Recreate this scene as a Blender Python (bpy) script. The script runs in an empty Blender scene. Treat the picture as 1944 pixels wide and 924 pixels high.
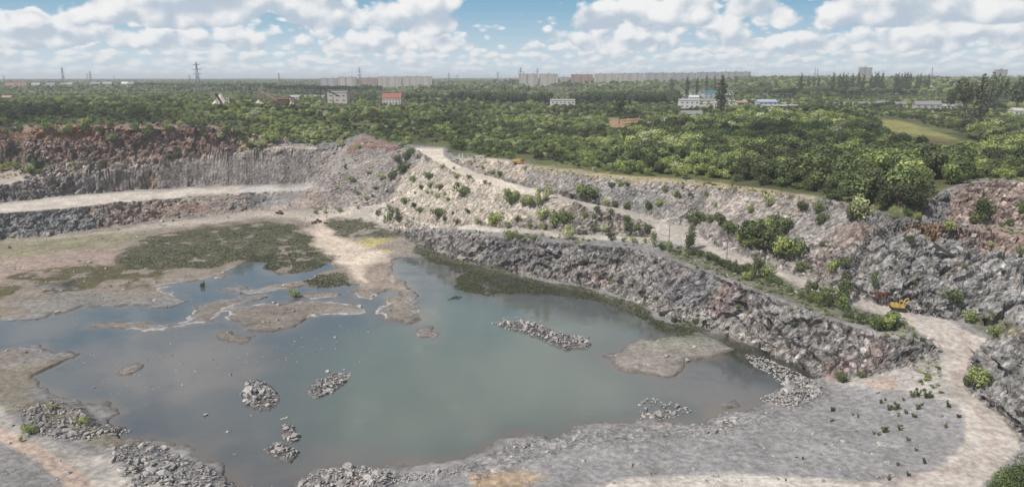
import bpy, bmesh, math, random
import numpy as np
from mathutils import Vector, Matrix
from mathutils.bvhtree import BVHTree
from mathutils.geometry import delaunay_2d_cdt
PI = math.pi
R = random.Random(7)
rng = np.random.default_rng(11)
SC = bpy.context.scene
COL = SC.collection
f4 = np.float32

# ------------------------------------------------------------------ camera geometry (photo pixels 1944 x 924)
CAMZ = 100.0
PITCH = math.radians(12.75)
FPX = 972 / math.tan(math.radians(35.0))
CP, SP = math.cos(PITCH), math.sin(PITCH)

def ray(px, py):
    dx = (px - 972) / FPX; dv = (462 - py) / FPX
    return Vector((dx, CP + dv * SP, -SP + dv * CP))
def at_z(px, py, z):                      # world point seen at this pixel at height z
    d = ray(px, py); t = (z - CAMZ) / d.z
    return Vector((d.x * t, d.y * t, z))
def at_d(px, py, dep):                    # world point seen at this pixel at distance dep to the north
    d = ray(px, py); t = dep / d.y
    return Vector((d.x * t, dep, CAMZ + d.z * t))
def to_px(x, y, z):                       # numpy projection to photo pixels
    zz = z - CAMZ
    cz = y * CP - zz * SP; cu = y * SP + zz * CP
    cz = np.where(cz > 1.0, cz, 1.0)
    return 972 + FPX * x / cz, 462 - FPX * cu / cz

# ------------------------------------------------------------------ noise
def _h(ix, iy, iz, s):
    n = (ix.astype(np.int64) * 374761393 + iy.astype(np.int64) * 668265263 + iz.astype(np.int64) * 2147483647 + s * 974634521) & 0xffffffff
    n = ((n ^ (n >> 13)) * 1274126177) & 0xffffffff
    n = (n ^ (n >> 16)) & 0xffffffff
    n = (n * 2246822519) & 0xffffffff
    return (n ^ (n >> 15)) & 0xffffff
def hsh(ix, iy, iz, s):
    return (_h(ix, iy, iz, s) / f4(0xffffff)).astype(f4)
def vn2(x, y, s=0):
    ix = np.floor(x); iy = np.floor(y); fx = (x - ix).astype(f4); fy = (y - iy).astype(f4)
    fx = fx * fx * fx * (fx * (fx * 6 - 15) + 10); fy = fy * fy * fy * (fy * (fy * 6 - 15) + 10)
    z = np.zeros_like(ix)
    a = hsh(ix, iy, z, s); b = hsh(ix + 1, iy, z, s); c = hsh(ix, iy + 1, z, s); d = hsh(ix + 1, iy + 1, z, s)
    return (a + (b - a) * fx) * (1 - fy) + (c + (d - c) * fx) * fy
def fbm2(x, y, octs=4, s=0, gain=0.5):
    t = np.zeros(np.shape(x), f4); a = 1.0; tot = 0
    for o in range(octs):
        t += a * (vn2(x * 2.03 ** o + 17.3 * o, y * 2.03 ** o - 9.1 * o, s + o) - 0.5); tot += a; a *= gain
    return t / tot * 2                    # about -1..1
def cell3(x, y, z, s):                    # nearest cell: offset vector, random id values, edge distance
    ix = np.floor(x); iy = np.floor(y); iz = np.floor(z)
    best = np.full(x.shape, 9e9, f4); sec = np.full(x.shape, 9e9, f4)
    ox = np.zeros(x.shape, f4); oy = ox.copy(); oz = ox.copy(); bx = ix.copy(); by = iy.copy(); bz = iz.copy()
    for i in (-1, 0, 1):
        for j in (-1, 0, 1):
            for k in (-1, 0, 1):
                cx = ix + i; cy = iy + j; cz = iz + k
                n = _h(cx, cy, cz, s)
                dx = (cx + (n & 255) / 255.0 - x).astype(f4); dy = (cy + ((n >> 8) & 255) / 255.0 - y).astype(f4); dz = (cz + ((n >> 16) & 255) / 255.0 - z).astype(f4)
                d = dx * dx + dy * dy + dz * dz
                m = d < best
                sec = np.where(m, best, np.minimum(sec, d))
                best = np.where(m, d, best)
                ox = np.where(m, dx, ox); oy = np.where(m, dy, oy); oz = np.where(m, dz, oz)
                bx = np.where(m, cx, bx); by = np.where(m, cy, by); bz = np.where(m, cz, bz)
    r0 = hsh(bx, by, bz, s + 11); r1 = hsh(bx, by, bz, s + 12); r2 = hsh(bx, by, bz, s + 13); r3 = hsh(bx, by, bz, s + 14)
    return ox, oy, oz, r0, r1, r2, r3, np.sqrt(sec) - np.sqrt(best)
def sst(a, b, x):
    t = np.clip((x - a) / (b - a), 0, 1); return t * t * (3 - 2 * t)

# ------------------------------------------------------------------ break lines of the land, (photo x, photo y, height)
FOOT_R = [(735,430,3),(765,453,1.2),(800,470,.6),(860,492,.5),(960,516,.5),(1060,537,.5),(1150,552,.5),(1220,580,.5),(1290,615,.5),(1380,632,.5),(1440,657,.5),(1500,692,.5),(1560,719,.6),(1592,730,2),(1650,716,4.6),(1720,697,6.8),(1785,667,9.6)]
CREST_R = [(775,418,6),(830,436,9.5),(900,447,13.5),(1000,457,16.5),(1100,464,18),(1200,473,19),(1250,487,20),(1330,514,20),(1420,549,19),(1500,578,17.5),(1600,613,16),(1700,641,14.4),(1772,655,12.5)]
PATH_F = [(850,425,11.5),(880,434,14),(1000,444,17.3),(1100,454,18.4),(1200,460,19.5),(1252,468,21)]
PATH_B = [(880,428,14),(1000,434,17.3),(1100,445,18.4),(1200,449,19.8),(1240,450,21.6)]
ROAD_L = [(788,281,45.5),(813,299,43.5),(859,323,40.5),(913,345,37.5),(980,365,34.5),(1049,377,32.8),(1095,385,31.5),(1122,397,30),(1190,410,27.6),(1230,429,24.8),(1252,456,22),(1293,464,22),(1331,472,21.5),(1366,486,21),(1404,505,20.5),(1455,516,19.6),(1525,546,18.4),(1579,567,17.4),(1628,583,16.7),(1665,595,16.2),(1716,607,15.4),(1759,635,14),(1787,655,12.3),(1791,725,9),(1818,765,8),(1834,796,7.2),(1830,844,6.2),(1799,875,5.6),(1759,899,5.2),(1680,920,4.6),(1500,935,4.4),(1200,940,4)]
ROAD_R = [(840,282,45.5),(842,296,44),(859,309,42),(913,331,38.5),(980,350,35.5),(1049,370,32.8),(1136,389,30),(1190,398,28.4),(1230,410,26),(1271,424,24.5),(1312,430,23.5),(1339,454,22.5),(1382,478,21.5),(1420,489,21),(1460,505,20),(1530,529,18.9),(1617,562,17.5),(1666,578,16.8),(1720,591,16),(1799,607,14.5),(1838,631,13.5),(1881,647,13),(1846,674,11.5),(1830,718,9.5),(1838,745,8.5),(1897,785,7.5),(1933,828,6.5),(1936,852,6),(1901,891,5.5),(1858,924,5.5),(1800,990,5)]
CREST_UR = [(905,300,46),(1000,313,46.3),(1100,330,44.6),(1200,343,43),(1330,350,44),(1450,366,45),(1550,379,46),(1640,396,46),(1750,430,43),(1850,441,41),(1944,450,40),(2150,470,40)]
LEDGE_B = [(1700,408,47),(1770,420,44.5),(1850,425,43),(1944,430,42),(2150,440,42)]
CREST_UU = [(1760,385,52),(1800,360,54.5),(1850,345,57),(1944,345,58),(2150,345,60)]
SPUR = [(1868,668,14),(1890,635,19),(1905,614,24),(1944,598,31),(2020,585,38),(2150,590,44)]
SPUR_BACK = [(1905,640,13.6),(1960,634,14),(2100,625,18)]
SPUR_FOOT = [(1842,724,9.6),(1850,748,8.8),(1905,787,8),(1944,822,7.6),(2100,900,8)]
FOOT1 = [(-200,475,1),(0,456,1),(100,448,1),(200,433,1.4),(300,419,1.8),(380,413,2.2),(470,401,3),(560,397,4),(625,399,5)]
CREST1 = [(-200,425,15.5),(0,405,15.5),(100,397,14.5),(200,387,14),(300,378,13.5),(400,370,13.5),(500,364,13.5),(580,359,14),(610,356,16)]
FOOT2 = [(-200,398,16),(0,384,16),(70,378,15.5),(150,368,15),(230,362,14.5),(300,358,14.5),(400,352,14.5),(500,349,14.8),(590,347,15.4)]
CREST2 = [(-200,372,25),(0,352,26.7),(100,337,28.2),(200,322,31.4),(300,312,33.2),(400,300,36.5),(500,286,42),(560,282,43),(600,285,41)]
FOOT3 = [(-200,330,31),(0,319,33),(100,312,34.2),(200,305,36),(350,292,39.5),(450,279,43),(520,272,45.3)]
CREST3 = [(-200,247,61.5),(0,244,62.6),(100,238,64.4),(200,234,65.3),(340,236,63.4),(420,241,61),(480,255,54),(560,268,47)]
TALUS_T = [(600,285,41),(650,276,44.5),(690,258,51),(730,262,49),(755,278,45)]
TALUS_M = [(625,330,27),(690,328,27),(740,332,27)]
TALUS_B = [(625,399,5),(690,392,8),(735,386,10)]
PALE_B = [(735,386,10),(740,402,8.5),(790,417,10),(850,425,11.5)]
SHORE = [(1540,762,.25),(1460,779,.25),(1340,797,.25),(1200,808,.25),(1080,820,.25),(1000,834,.25),(940,860,.25),(880,882,.25),(780,895,.25),(700,894,.25),(600,902,.25),(556,925,.2),(540,960,.2)]
SHORE_L = [(0,722,.5),(60,737,.25),(160,772,.25),(250,817,.25),(280,842,.25),(400,888,.25),(452,932,.25),(460,990,.2)]
LOOSE = [(1650,770,3.2),(1600,745,2.2),(1500,805,1.8),(1300,835,1.6),(1400,870,2.6),(1200,872,2.2),(1050,870,1.5),(1000,900,1.9),(1180,905,3.2),(1400,912,3.6),(1640,880,3.6),(1750,800,5.6),(1700,830,4.4),(800,924,1.6),(680,915,.8),
         (0,800,2.4),(60,845,2.6),(200,930,3),(130,800,1.8),(0,930,3.6),(0,770,1.2),(330,925,1.5),(-200,720,.5),(-200,850,3),(-200,560,.2),(0,600,.2),(400,520,.2),(300,470,.4),(380,430,.9),(530,413,1.4),(600,428,1),(700,410,5),(690,440,1.2),(700,500,.3),(0,500,.3),(640,412,4)]
WORLD = [(-900,560,62),(-500,720,67),(-300,720,67),(-150,730,60),(-40,720,53),(60,700,50),(160,640,52),(250,700,59),(318,770,67),(420,690,58),(600,700,58),(100,540,47),(200,520,51),(150,470,48),(180,430,47),(330,470,54),(380,560,50),(60,520,47),(330,400,58),(260,400,50),
         (480,480,58),(600,400,60),(-600,950,67),(-300,950,67),(-100,950,61),(50,900,56),(180,920,58),(300,930,62),(450,930,58),(700,950,58),(-700,1350,67),(-300,1350,66),(0,1350,62),(300,1350,62),(600,1350,67),(1000,1350,72),
         (-1500,1900,74),(-500,1900,74),(0,1900,70),(450,1900,80),(1000,1900,85),(1800,1900,85),(-2500,2700,82),(-1000,2700,79),(-450,2550,70),(-300,2700,72),(100,2700,83),(700,2700,90),(2000,2700,91),
         (-6000,6000,84),(0,6000,85),(5000,6000,90),(-16000,16000,80),(0,17000,84),(15000,16000,92),(21000,0,90),(-21000,0,90),(0,-21000,90),(-600,300,64),(-420,330,50),(700,200,62),(-700,0,70),(700,0,70),(0,-300,75),(300,-50,60),(-300,-50,60),(0,60,28),(-150,80,22),(160,80,24),(-260,230,10),(280,150,30)]

def build_tin():
    vs, zs, es = [], [], []
    def add(p):
        vs.append(Vector((p.x, p.y))); zs.append(p.z); return len(vs) - 1
    for line in (FOOT_R, CREST_R, PATH_F, PATH_B, ROAD_L, ROAD_R, CREST_UR, LEDGE_B, CREST_UU, SPUR, SPUR_BACK, SPUR_FOOT, FOOT1, CREST1, FOOT2, CREST2, FOOT3, CREST3, TALUS_T, TALUS_M, TALUS_B, PALE_B, SHORE, SHORE_L):
        pts = [at_z(*p) for p in line]
        dense = []
        for a, b in zip(pts, pts[1:]):    # subdivide so that triangles stay well shaped
            n = max(1, int((b - a).length / 14))
            dense += [a.lerp(b, i / n) for i in range(n)]
        dense.append(pts[-1])
        ids = [add(p) for p in dense]
        es += list(zip(ids, ids[1:]))
    for p in LOOSE: add(at_z(*p))
    for p in WORLD: add(Vector(p))
    ov, oe, of, ovo, _, _ = delaunay_2d_cdt(vs, es, [], 0, 1e-4)
    oz = []; cross = 0
    src = np.array([(v.x, v.y) for v in vs])
    for v, o in zip(ov, ovo):
        if o: oz.append(sum(zs[i] for i in o) / len(o))
        else:
            cross += 1
            d2 = ((src - np.array([v.x, v.y])) ** 2).sum(1); k = np.argsort(d2)[:2]
            w = 1 / (d2[k] + .01); oz.append(float((np.array(zs)[k] * w).sum() / w.sum()))
            print('crossing at', [round(c, 1) for c in (v.x, v.y)], 'px', [round(float(c)) for c in to_px(np.array(v.x), np.array(v.y), np.array(oz[-1]))])
    print('TIN', len(ov), 'verts', len(of), 'faces', cross, 'crossings')
    V3 = [Vector((v.x, v.y, z)) for v, z in zip(ov, oz)]
    return BVHTree.FromPolygons(V3, [list(t) for t in of])
TIN = build_tin()
def tin_z(x, y):
    h = TIN.ray_cast(Vector((x, y, 500)), Vector((0, 0, -1)))
    return h[0].z if h[0] else 70.0

# ------------------------------------------------------------------ polar sheet of ground, finest where the pit is
fine = np.arange(-38.5, 38.5, 0.088)
ang = np.concatenate([np.arange(-180, -64, 6.0), np.arange(-64, -38.6, 0.9), fine, np.arange(38.6, 64, 0.9), np.arange(64, 179, 6.0)])
ang = np.radians(ang)
rr = [3, 20, 50, 80, 100, 115, 125]
while rr[-1] < 21500:
    r = rr[-1]
    if r < 145: s = 0.7
    elif r < 430: s = 0.40
    elif r < 720: s = 0.60
    elif r < 1000: s = 2.5
    else: s = r * 0.016
    rr.append(r + s)
rr = np.array(rr)
NA, NR = len(ang), len(rr)
AA, RR = np.meshgrid(ang, rr, indexing='ij')
X0 = (np.sin(AA) * RR).astype(np.float64); Y0 = (np.cos(AA) * RR).astype(np.float64)
# sample the TIN on a thinner grid where nothing is fine, directly elsewhere
Z0 = np.empty(X0.shape, f4)
down = Vector((0, 0, -1)); rc = TIN.ray_cast
for i in range(NA):
    xs = X0[i]; ys = Y0[i]
    Z0[i] = [(h.z if h is not None else 70.0) for h in (rc((x, y, 600.0), down)[0] for x, y in zip(xs.tolist(), ys.tolist()))]
def blur(a, n):
    for _ in range(n):
        b = a.copy(); b[1:-1] = (a[:-2] + 2 * a[1:-1] + a[2:]) / 4; a = b
        b = a.copy(); b[:, 1:-1] = (a[:, :-2] + 2 * a[:, 1:-1] + a[:, 2:]) / 4; a = b
    return a
Z0 = blur(Z0, 3)
# slope of the plain land, in world units
dr = np.gradient(Z0, rr, axis=1); da = np.gradient(Z0, ang, axis=0) / RR
SL = np.sqrt(dr * dr + da * da)
NXg = -(dr * np.sin(AA) + da * np.cos(AA)); NYg = -(dr * np.cos(AA) - da * np.sin(AA))
gl = np.sqrt(NXg ** 2 + NYg ** 2) + 1e-6; NXg /= gl; NYg /= gl
U0, V0 = to_px(X0, Y0, Z0)
# ------------------------------------------------------------------ regions, traced on the photo and dropped on the land
def sd_poly(px, py, poly):                # signed distance, inside positive
    P = np.array(poly, f4); Q = np.roll(P, -1, axis=0)
    best = np.full(px.shape, 9e9, f4); ins = np.zeros(px.shape, bool)
    for (ax, ay), (bx, by) in zip(P, Q):
        ex, ey = bx - ax, by - ay
        t = np.clip(((px - ax) * ex + (py - ay) * ey) / (ex * ex + ey * ey + 1e-9), 0, 1)
        best = np.minimum(best, (px - ax - t * ex) ** 2 + (py - ay - t * ey) ** 2)
        c = (ay > py) != (by > py)
        with np.errstate(divide='ignore', invalid='ignore'):
            ins ^= c & (px < ax + (py - ay) * ex / (ey if ey != 0 else 1e-9))
    d = np.sqrt(best)
    return np.where(ins, d, -d)
WN1 = fbm2(X0 / 14, Y0 / 14, 4, 3); WN2 = fbm2(X0 / 14, Y0 / 14, 4, 33)
def region(poly, feather=4, warp=5, Ux=None, Vx=None):   # soft 0..1 cover of a traced polygon
    P = np.array(poly); lo = P.min(0) - 30; hi = P.max(0) + 30
    sel = (U0 > lo[0]) & (U0 < hi[0]) & (V0 > lo[1]) & (V0 < hi[1]) & (RR > 100) & (np.abs(AA) < 1.1)
    out = np.zeros(X0.shape, f4)
    if sel.any():
        d = sd_poly((U0[sel] + WN1[sel] * warp * 2).astype(f4), (V0[sel] + WN2[sel] * warp).astype(f4), poly)
        out[sel] = sst(-feather, feather, d)
    return out
def world_poly(poly, z=0.0): return [tuple(at_z(px, py, z).xy) for px, py in poly]

LAKE = [(60,735),(100,748),(180,768),(250,812),(262,832),(300,842),(345,850),(400,884),(445,915),(450,960),(556,960),(556,925),(600,897),(700,889),(780,891),(880,878),(940,856),(1000,830),(1080,816),(1200,804),(1260,795),(1340,791),(1440,778),(1462,766),(1470,750),(1500,740),(1565,722),(1500,692),(1440,658),(1380,634),(1300,628),(1235,612),(1180,580),(1100,556),(1000,535),(930,520),(870,512),(835,497),(765,487),(742,492),(745,515),(765,532),(790,560),(805,590),(760,560),(720,545),(690,550),(675,540),(640,545),(590,540),(540,548),(470,555),(420,545),(385,538),(330,543),(295,552),(330,565),(350,575),(300,588),(200,580),(150,583),(100,600),(0,606),(-120,606),(-120,700),(0,690),(60,672),(120,665),(180,664),(150,680),(110,695),(70,715)]
MUD = [[(185,614),(240,609),(330,613),(380,602),(370,587),(430,572),(520,560),(480,574),(420,592),(400,607),(340,617),(260,627),(210,622)],
       [(410,592),(480,582),(560,577),(640,572),(690,588),(600,602),(560,622),(520,633),(470,622),(440,606)],
       [(400,630),(440,627),(480,642),(460,652),(410,643)],
       [(735,572),(770,567),(800,587),(803,611),(780,619),(745,611),(725,592)],
       [(798,626),(820,622),(827,638),(806,639)],
       [(678,550),(720,547),(724,562),(700,574),(678,564)],
       [(-120,665),(0,662),(85,666),(60,682),(0,692),(-120,700)],
       [(230,698),(280,694),(258,709),(226,709)],
       [(1155,680),(1192,665),(1212,647),(1255,638),(1310,632),(1362,645),(1398,657),(1385,669),(1345,679),(1310,688),(1285,708),(1235,714),(1182,703)],
       [(1364,767),(1395,763),(1402,773),(1370,779)],
       [(560,560),(640,552),(660,560),(600,568)]]
POOLS = [[(430,512),(478,490),(530,484),(505,503),(522,520),(592,513),(640,493),(640,508),(604,526),(545,537),(480,548),(415,535)],
         [(75,541),(140,534),(158,545),(100,553)], [(295,545),(400,528),(470,540),(400,552),(330,552)]]
SHOAL = [[(190,640),(300,625),(430,640),(520,655),(530,700),(450,735),(340,770),(250,742),(180,700),(160,660)],
         [(300,845),(430,835),(560,850),(590,890),(556,940),(450,940)], [(640,545),(740,545),(820,600),(830,650),(700,600)],
         [(0,610),(150,600),(110,640),(0,650)], [(1240,715),(1350,690),(1450,740),(1440,775),(1300,765),(1250,740)], [(560,850),(700,840),(760,880),(600,900)]]
wx = (X0 + WN1 * 4.5).astype(f4); wy = (Y0 + WN2 * 7.0).astype(f4)
FLOOR = (Z0 < 2.2) & (RR > 120) & (RR < 640) & (np.abs(AA) < 0.75)
def sd_world(poly, sel):
    P = world_poly(poly); return sd_poly(wx[sel], wy[sel], P)
sel = FLOOR
sdw = sd_world(LAKE, sel)
for m in MUD: sdw = np.minimum(sdw, -sd_world(m, sel))
for m in POOLS: sdw = np.maximum(sdw, sd_world(m, sel))
shoal = np.full(sdw.shape, -99, f4)
for m in SHOAL: shoal = np.maximum(shoal, sd_world(m, sel))
zf = Z0[sel]
fn = fbm2(X0[sel] / 5, Y0[sel] / 5, 3, 71)
depth = np.where(shoal > -6, 0.06 + sst(5, -6, shoal) * 0.5, 0.10 + np.clip(sdw, 0, 14) * 0.13) + 0.04
land = np.maximum(zf, 0.05) + 0.03 + np.clip(-sdw, 0, 6) * 0.03 + fn * 0.04
rag = fbm2(X0[sel] / 7, Y0[sel] / 10, 4, 73) * 3.2 * sst(30, -30, X0[sel]) + fn * .8
k = sst(-0.45, 0.65, sdw + rag)
# where the land stands well above the water the bank wins
keep = sst(1.0, 2.0, zf)
znew = land * (1 - k) + (-np.minimum(depth, 2.6)) * k
Z1 = Z0.copy(); Z1[sel] = np.where(zf > 2.0, zf, znew * (1 - keep) + zf * keep)
SDW = np.full(X0.shape, -99, f4); SDW[sel] = sdw + rag

# ------------------------------------------------------------------ rock: broken blocks on every steep face
road_m = np.maximum.reduce([
    .8 * region([(1791,725),(1818,765),(1834,796),(1830,844),(1799,875),(1759,899),(1680,920),(1858,924),(1936,852),(1897,785),(1838,745),(1830,718)], 8, 5),
    region([(p[0], p[1]) for p in ROAD_L[:13]] + [(p[0], p[1]) for p in ROAD_R[:11]][::-1], 3, 1),
    region([(p[0], p[1]) for p in ROAD_L[12:]] + [(p[0], p[1]) for p in ROAD_R[10:]][::-1], 5, 2)])
bench_m = region([(-60,412),(0,405),(100,397),(200,387),(300,378),(400,370),(500,363),(580,358),(590,348),(500,350),(400,353),(300,359),(230,364),(150,370),(0,388),(-60,394)], 4, 3)
track_m = region([(588,432),(612,424),(642,452),(720,474),(748,497),(748,540),(700,545),(672,520),(628,485),(596,460)], 8, 6)
path_m = region([(850,424),(880,429),(1000,435),(1100,446),(1200,450),(1245,452),(1250,466),(1200,459),(1100,453),(1000,443),(880,436)], 3, 2)
plateau_edge_x = [-300,0,100,340,420,480,560,600,650,690,740,790,845,860,905,1000,1100,1200,1330,1450,1550,1620,1700,1745,1762,1800,1850,1944,2300]
plateau_edge_y = [246,243,238,236,241,254,266,275,268,254,274,277,281,296,297,310,327,340,346,361,375,391,410,420,382,357,342,340,340]
ylim = np.interp(U0, plateau_edge_x, plateau_edge_y)
plateau = sst(-2, 5, ylim - V0 + WN1 * 3) * (RR > 250)
plateau[np.abs(AA) > 0.9] = 1
steep = sst(0.28, 0.55, SL) * (RR < 760) * (RR > 110) * (1 - road_m) * (1 - plateau * 0.9)
rubble_m = np.maximum.reduce([region([(600,290),(700,270),(770,290),(740,340),(735,385),(690,395),(600,400),(590,350)], 10, 8),
                              region([(735,386),(775,310),(800,298),(860,328),(980,370),(1090,388),(1110,420),(1000,432),(880,428),(790,418)], 6, 6),
                              region([(880,310),(1000,318),(1330,352),(1540,380),(1640,398),(1600,470),(1450,430),(1330,440),(1190,395),(980,347)], 8, 6)])
smooth_wall = region([(290,360),(600,348),(600,285),(500,288),(300,314)], 10, 8)
near_rock = np.maximum(region([(1600,540),(1650,440),(1760,430),(1944,440),(2200,440),(2200,650),(1880,640),(1790,600),(1700,580)], 10, 8), region([(1840,720),(1870,660),(1900,612),(1944,590),(2200,560),(2200,900),(1944,815)], 6, 4))
amp = steep * (1.0 - 0.48 * rubble_m) * (1 - 0.8 * smooth_wall) * (1 + 0.1 * near_rock)
X1, Y1 = X0.copy(), Y0.copy()
TINT = np.full(X0.shape, 0.5, f4); CRK = np.zeros(X0.shape, f4)
sel = amp > 0.03
x, y, z = X0[sel], Y0[sel], Z1[sel].astype(np.float64)
a = amp[sel]; rb = rubble_m[sel]; nr = near_rock[sel]
w1 = fbm2(x / 6 + z * .2, y / 6 - z * .15, 3, 91); w2 = fbm2(x / 6 - z * .17, y / 6 + z * .2, 3, 95)
disp = np.zeros(x.shape, f4); dz = np.zeros(x.shape, f4); tint = np.zeros(x.shape, f4); crk = np.zeros(x.shape, f4)
# dipping beds: shear the cells so that slabs lean down to the left on the right-hand face
step = np.gradient(rr)[None, :] * np.ones(X0.shape); spc = (step * SL)[sel]
for sc, am, sd in ((9.0, 2.3, 201), (3.9, 1.35, 211), (1.75, 0.75, 221)):
    big = (1 - 0.75 * rb if sc > 3 else 1 + 0.3 * rb) * np.clip(sc / (2.6 * spc + .01), 0, 1)
    dpt = (x * .74 + y * .12 + z * .66) * (.2 + .42 * nr); bxx, byy, bzz = x - dpt * .74, y - dpt * .12, z - dpt * .66
    qx = bxx / sc * .9 + w1 * .45; qy = byy / sc * 0.9 + w2 * .45; qz = bzz * 1.2 / sc
    ox, oy, oz, r0, r1, r2, r3, ed = cell3(qx, qy, qz, sd)
    v = (r0 - 0.5) * 1.3 + (ox * (r1 - .5) + oy * (r2 - .5) + oz * (r3 - .5)) * 2.0
    crack = sst(0.16, 0.0, ed)
    disp += am * a * big * (v - crack * 0.25)
    dz += am * a * big * (oz * (r1 - .5) + (r2 - .5)) * 0.5
    tint += (r3 - 0.5) * (0.5 if sc > 3 else 0.8); crk = np.maximum(crk, crack * (1 if sc < 8 else .6))
# flutes and gullies running down the face
gul = fbm2((x * .9 + y * .25) / 7, (y * .9 - x * .25) / 7, 3, 131)
disp += gul * 1.6 * a * (1 - 0.5 * rb) * (1 - .6 * smooth_wall[sel])
hx, hy = NXg[sel], NYg[sel]
nz = 1 / np.sqrt(1 + SL[sel] ** 2); nh = SL[sel] * nz
X1[sel] += hx * nh * disp; Y1[sel] += hy * nh * disp; Z1[sel] += (nz * disp + dz * .6).astype(f4)
TINT[sel] = 0.5 + tint * .6; CRK[sel] = crk * np.clip(a * 1.3, 0, 1)
# gentle relief elsewhere
flat = (1 - steep) * (RR > 110) * (RR < 1000) * (1 - road_m * .8) * (1 - bench_m * .7) * (np.abs(AA) < 1.1)
dry = sst(0.12, 0.6, Z1)
Z1 += flat * dry * (fbm2(X0 / 9, Y0 / 9, 4, 51) * 0.55 + fbm2(X0 / 2.2, Y0 / 2.2, 3, 57) * 0.22)
heap = np.maximum.reduce([region([(30,780),(90,760),(150,775),(180,800),(250,820),(160,838),(80,830),(40,805)], 14, 6), region([(200,850),(290,840),(330,865),(400,890),(445,930),(250,930)], 14, 6),
                          region([(1440,680),(1500,705),(1560,725),(1570,760),(1500,775),(1445,760),(1490,730),(1420,690)], 12, 5), region([(560,915),(640,890),(740,905),(720,940),(560,940)], 10, 5)])
Z1 += heap * (1.1 + 1.2 * fbm2(X0 / 6, Y0 / 6, 3, 61)) 
ISLES = [[(452,747),(466,722),(490,715),(518,731),(534,750),(524,773),(500,783),(472,770)], [(572,746),(600,720),(640,703),(670,706),(657,732),(630,748),(600,758)],
         [(930,612),(970,604),(1010,606),(1052,623),(1092,636),(1128,647),(1122,660),(1075,665),(1048,657),(1018,642),(978,630)], [(532,804),(555,798),(571,830),(552,845),(530,827)], [(496,853),(520,835),(547,840),(573,855),(552,882),(512,864)]]
for m in ISLES:
    k = region(m, 7, 3); Z1 = np.maximum(Z1, np.where(k > .02, -1.6 + 2.1 * k + .35 * k * fbm2(X0 / 3, Y0 / 3, 3, 63), -9)); heap = np.maximum(heap, k)
bank = region([(880,884),(940,858),(1000,833),(1080,820),(1200,808),(1340,797),(1460,782),(1480,800),(1350,830),(1200,845),(1080,855),(1000,885),(900,915)], 8, 5)
Z1 += bank * (.45 + .9 * fbm2(X0 / 4.5, Y0 / 4.5, 3, 69)) * sst(.1, .5, Z1)
heap = np.maximum(heap, bank * .7)
# grooves of tyre ruts are in the material; far land undulates
Z1 += (RR > 900) * fbm2(X0 / 260, Y0 / 260, 3, 65) * 5 * sst(900, 2500, RR)

# ------------------------------------------------------------------ soil and rock colours
CL = np.zeros(X0.shape + (3,), f4)
def paint(mask, c, mot=0.0):
    m = mask[..., None]
    CL[...] = CL * (1 - m) + np.array(c, f4) * m
big = fbm2(X0 / 38, Y0 / 38, 4, 81); mid = fbm2(X0 / 11, Y0 / 11, 4, 83); sm = fbm2(X0 / 3, Y0 / 3, 3, 87)
one = np.ones(X0.shape, f4)
paint(one, (.205, .192, .185))                                               # grey stone dust
paint(region([(700,940),(880,880),(1000,838),(1460,785),(1580,735),(1700,735),(1830,790),(1830,850),(1640,905),(1400,905),(1100,910),(900,940)], 10, 6), (.215,.203,.198))
floor_l = region([(-80,455),(100,447),(300,420),(600,398),(735,392),(735,430),(800,470),(745,500),(800,600),(640,560),(385,545),(150,590),(-80,610)], 6, 6)
paint(floor_l, (.235,.195,.160))
paint(floor_l * sst(0.0, .5, mid), (.19,.155,.12))
paint(region([(-80,455),(100,450),(240,430),(270,455),(150,480),(-80,500)], 8, 8), (.22,.20,.125))
paint(region([(-80,505),(120,480),(230,470),(250,495),(150,520),(-80,540)], 6, 8), (.30,.225,.185))
paint(region([(-80,535),(130,500),(270,505),(330,515),(280,545),(120,555),(-80,590)], 6, 8) * sst(-.1, .3, mid), (.085,.075,.035))
paint(region([(20,575),(160,555),(290,560),(240,582),(150,585),(60,600)], 6, 6), (.20,.185,.165))
paint(region([(-80,690),(60,690),(190,665),(120,695),(60,735),(60,760),(200,810),(260,830),(300,850),(200,860),(60,790),(-80,770)], 6, 6), (.20,.175,.135))
for m in MUD: paint(region(m, 6, 4), (.185,.158,.132))
paint(region(MUD[8], 8, 5), (.215,.185,.155))
paint(region([(1200,640),(1310,625),(1380,640),(1400,660),(1300,665),(1220,662)], 5, 5), (.185,.18,.14))
# terraces on the left
paint(region([(-80,470),(0,456),(200,433),(300,419),(400,410),(560,397),(640,398),(640,350),(580,356),(300,377),(0,404),(-80,412)], 4, 4), (.30,.245,.205))
paint(region([(-80,470),(0,456),(180,432),(210,410),(160,395),(0,405),(-80,412)], 6, 8), (.22,.215,.205))
paint(region([(200,425),(300,412),(440,402),(500,380),(440,375),(330,390),(230,400)], 5, 8) * sst(-.15, .25, mid + big * .5), (.26,.18,.145))
paint(region([(440,395),(540,390),(580,362),(500,366),(430,385)], 5, 5), (.215,.20,.185))
paint(bench_m, (.50,.44,.375))
paint(region([(460,366),(600,357),(600,346),(460,350)], 4, 3), (.44,.42,.40))
paint(region([(-80,400),(0,385),(150,369),(300,358),(600,348),(606,285),(560,281),(500,286),(400,301),(300,313),(200,323),(0,353),(-80,362)], 3, 3), (.235,.205,.185))
paint(smooth_wall, (.25,.222,.205))
paint(smooth_wall * sst(.05, .4, fbm2(X0 / 5, Y0 / 60, 3, 301)), (.19,.165,.15))
paint(region([(270,355),(430,350),(430,312),(300,318)], 8, 6) * sst(-.1, .3, mid), (.25,.175,.125))
paint(region([(-80,362),(0,353),(200,322),(300,312),(500,285),(600,283),(600,272),(500,272),(350,300),(200,316),(0,330),(-80,335)], 3, 4), (.30,.255,.215))
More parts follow.
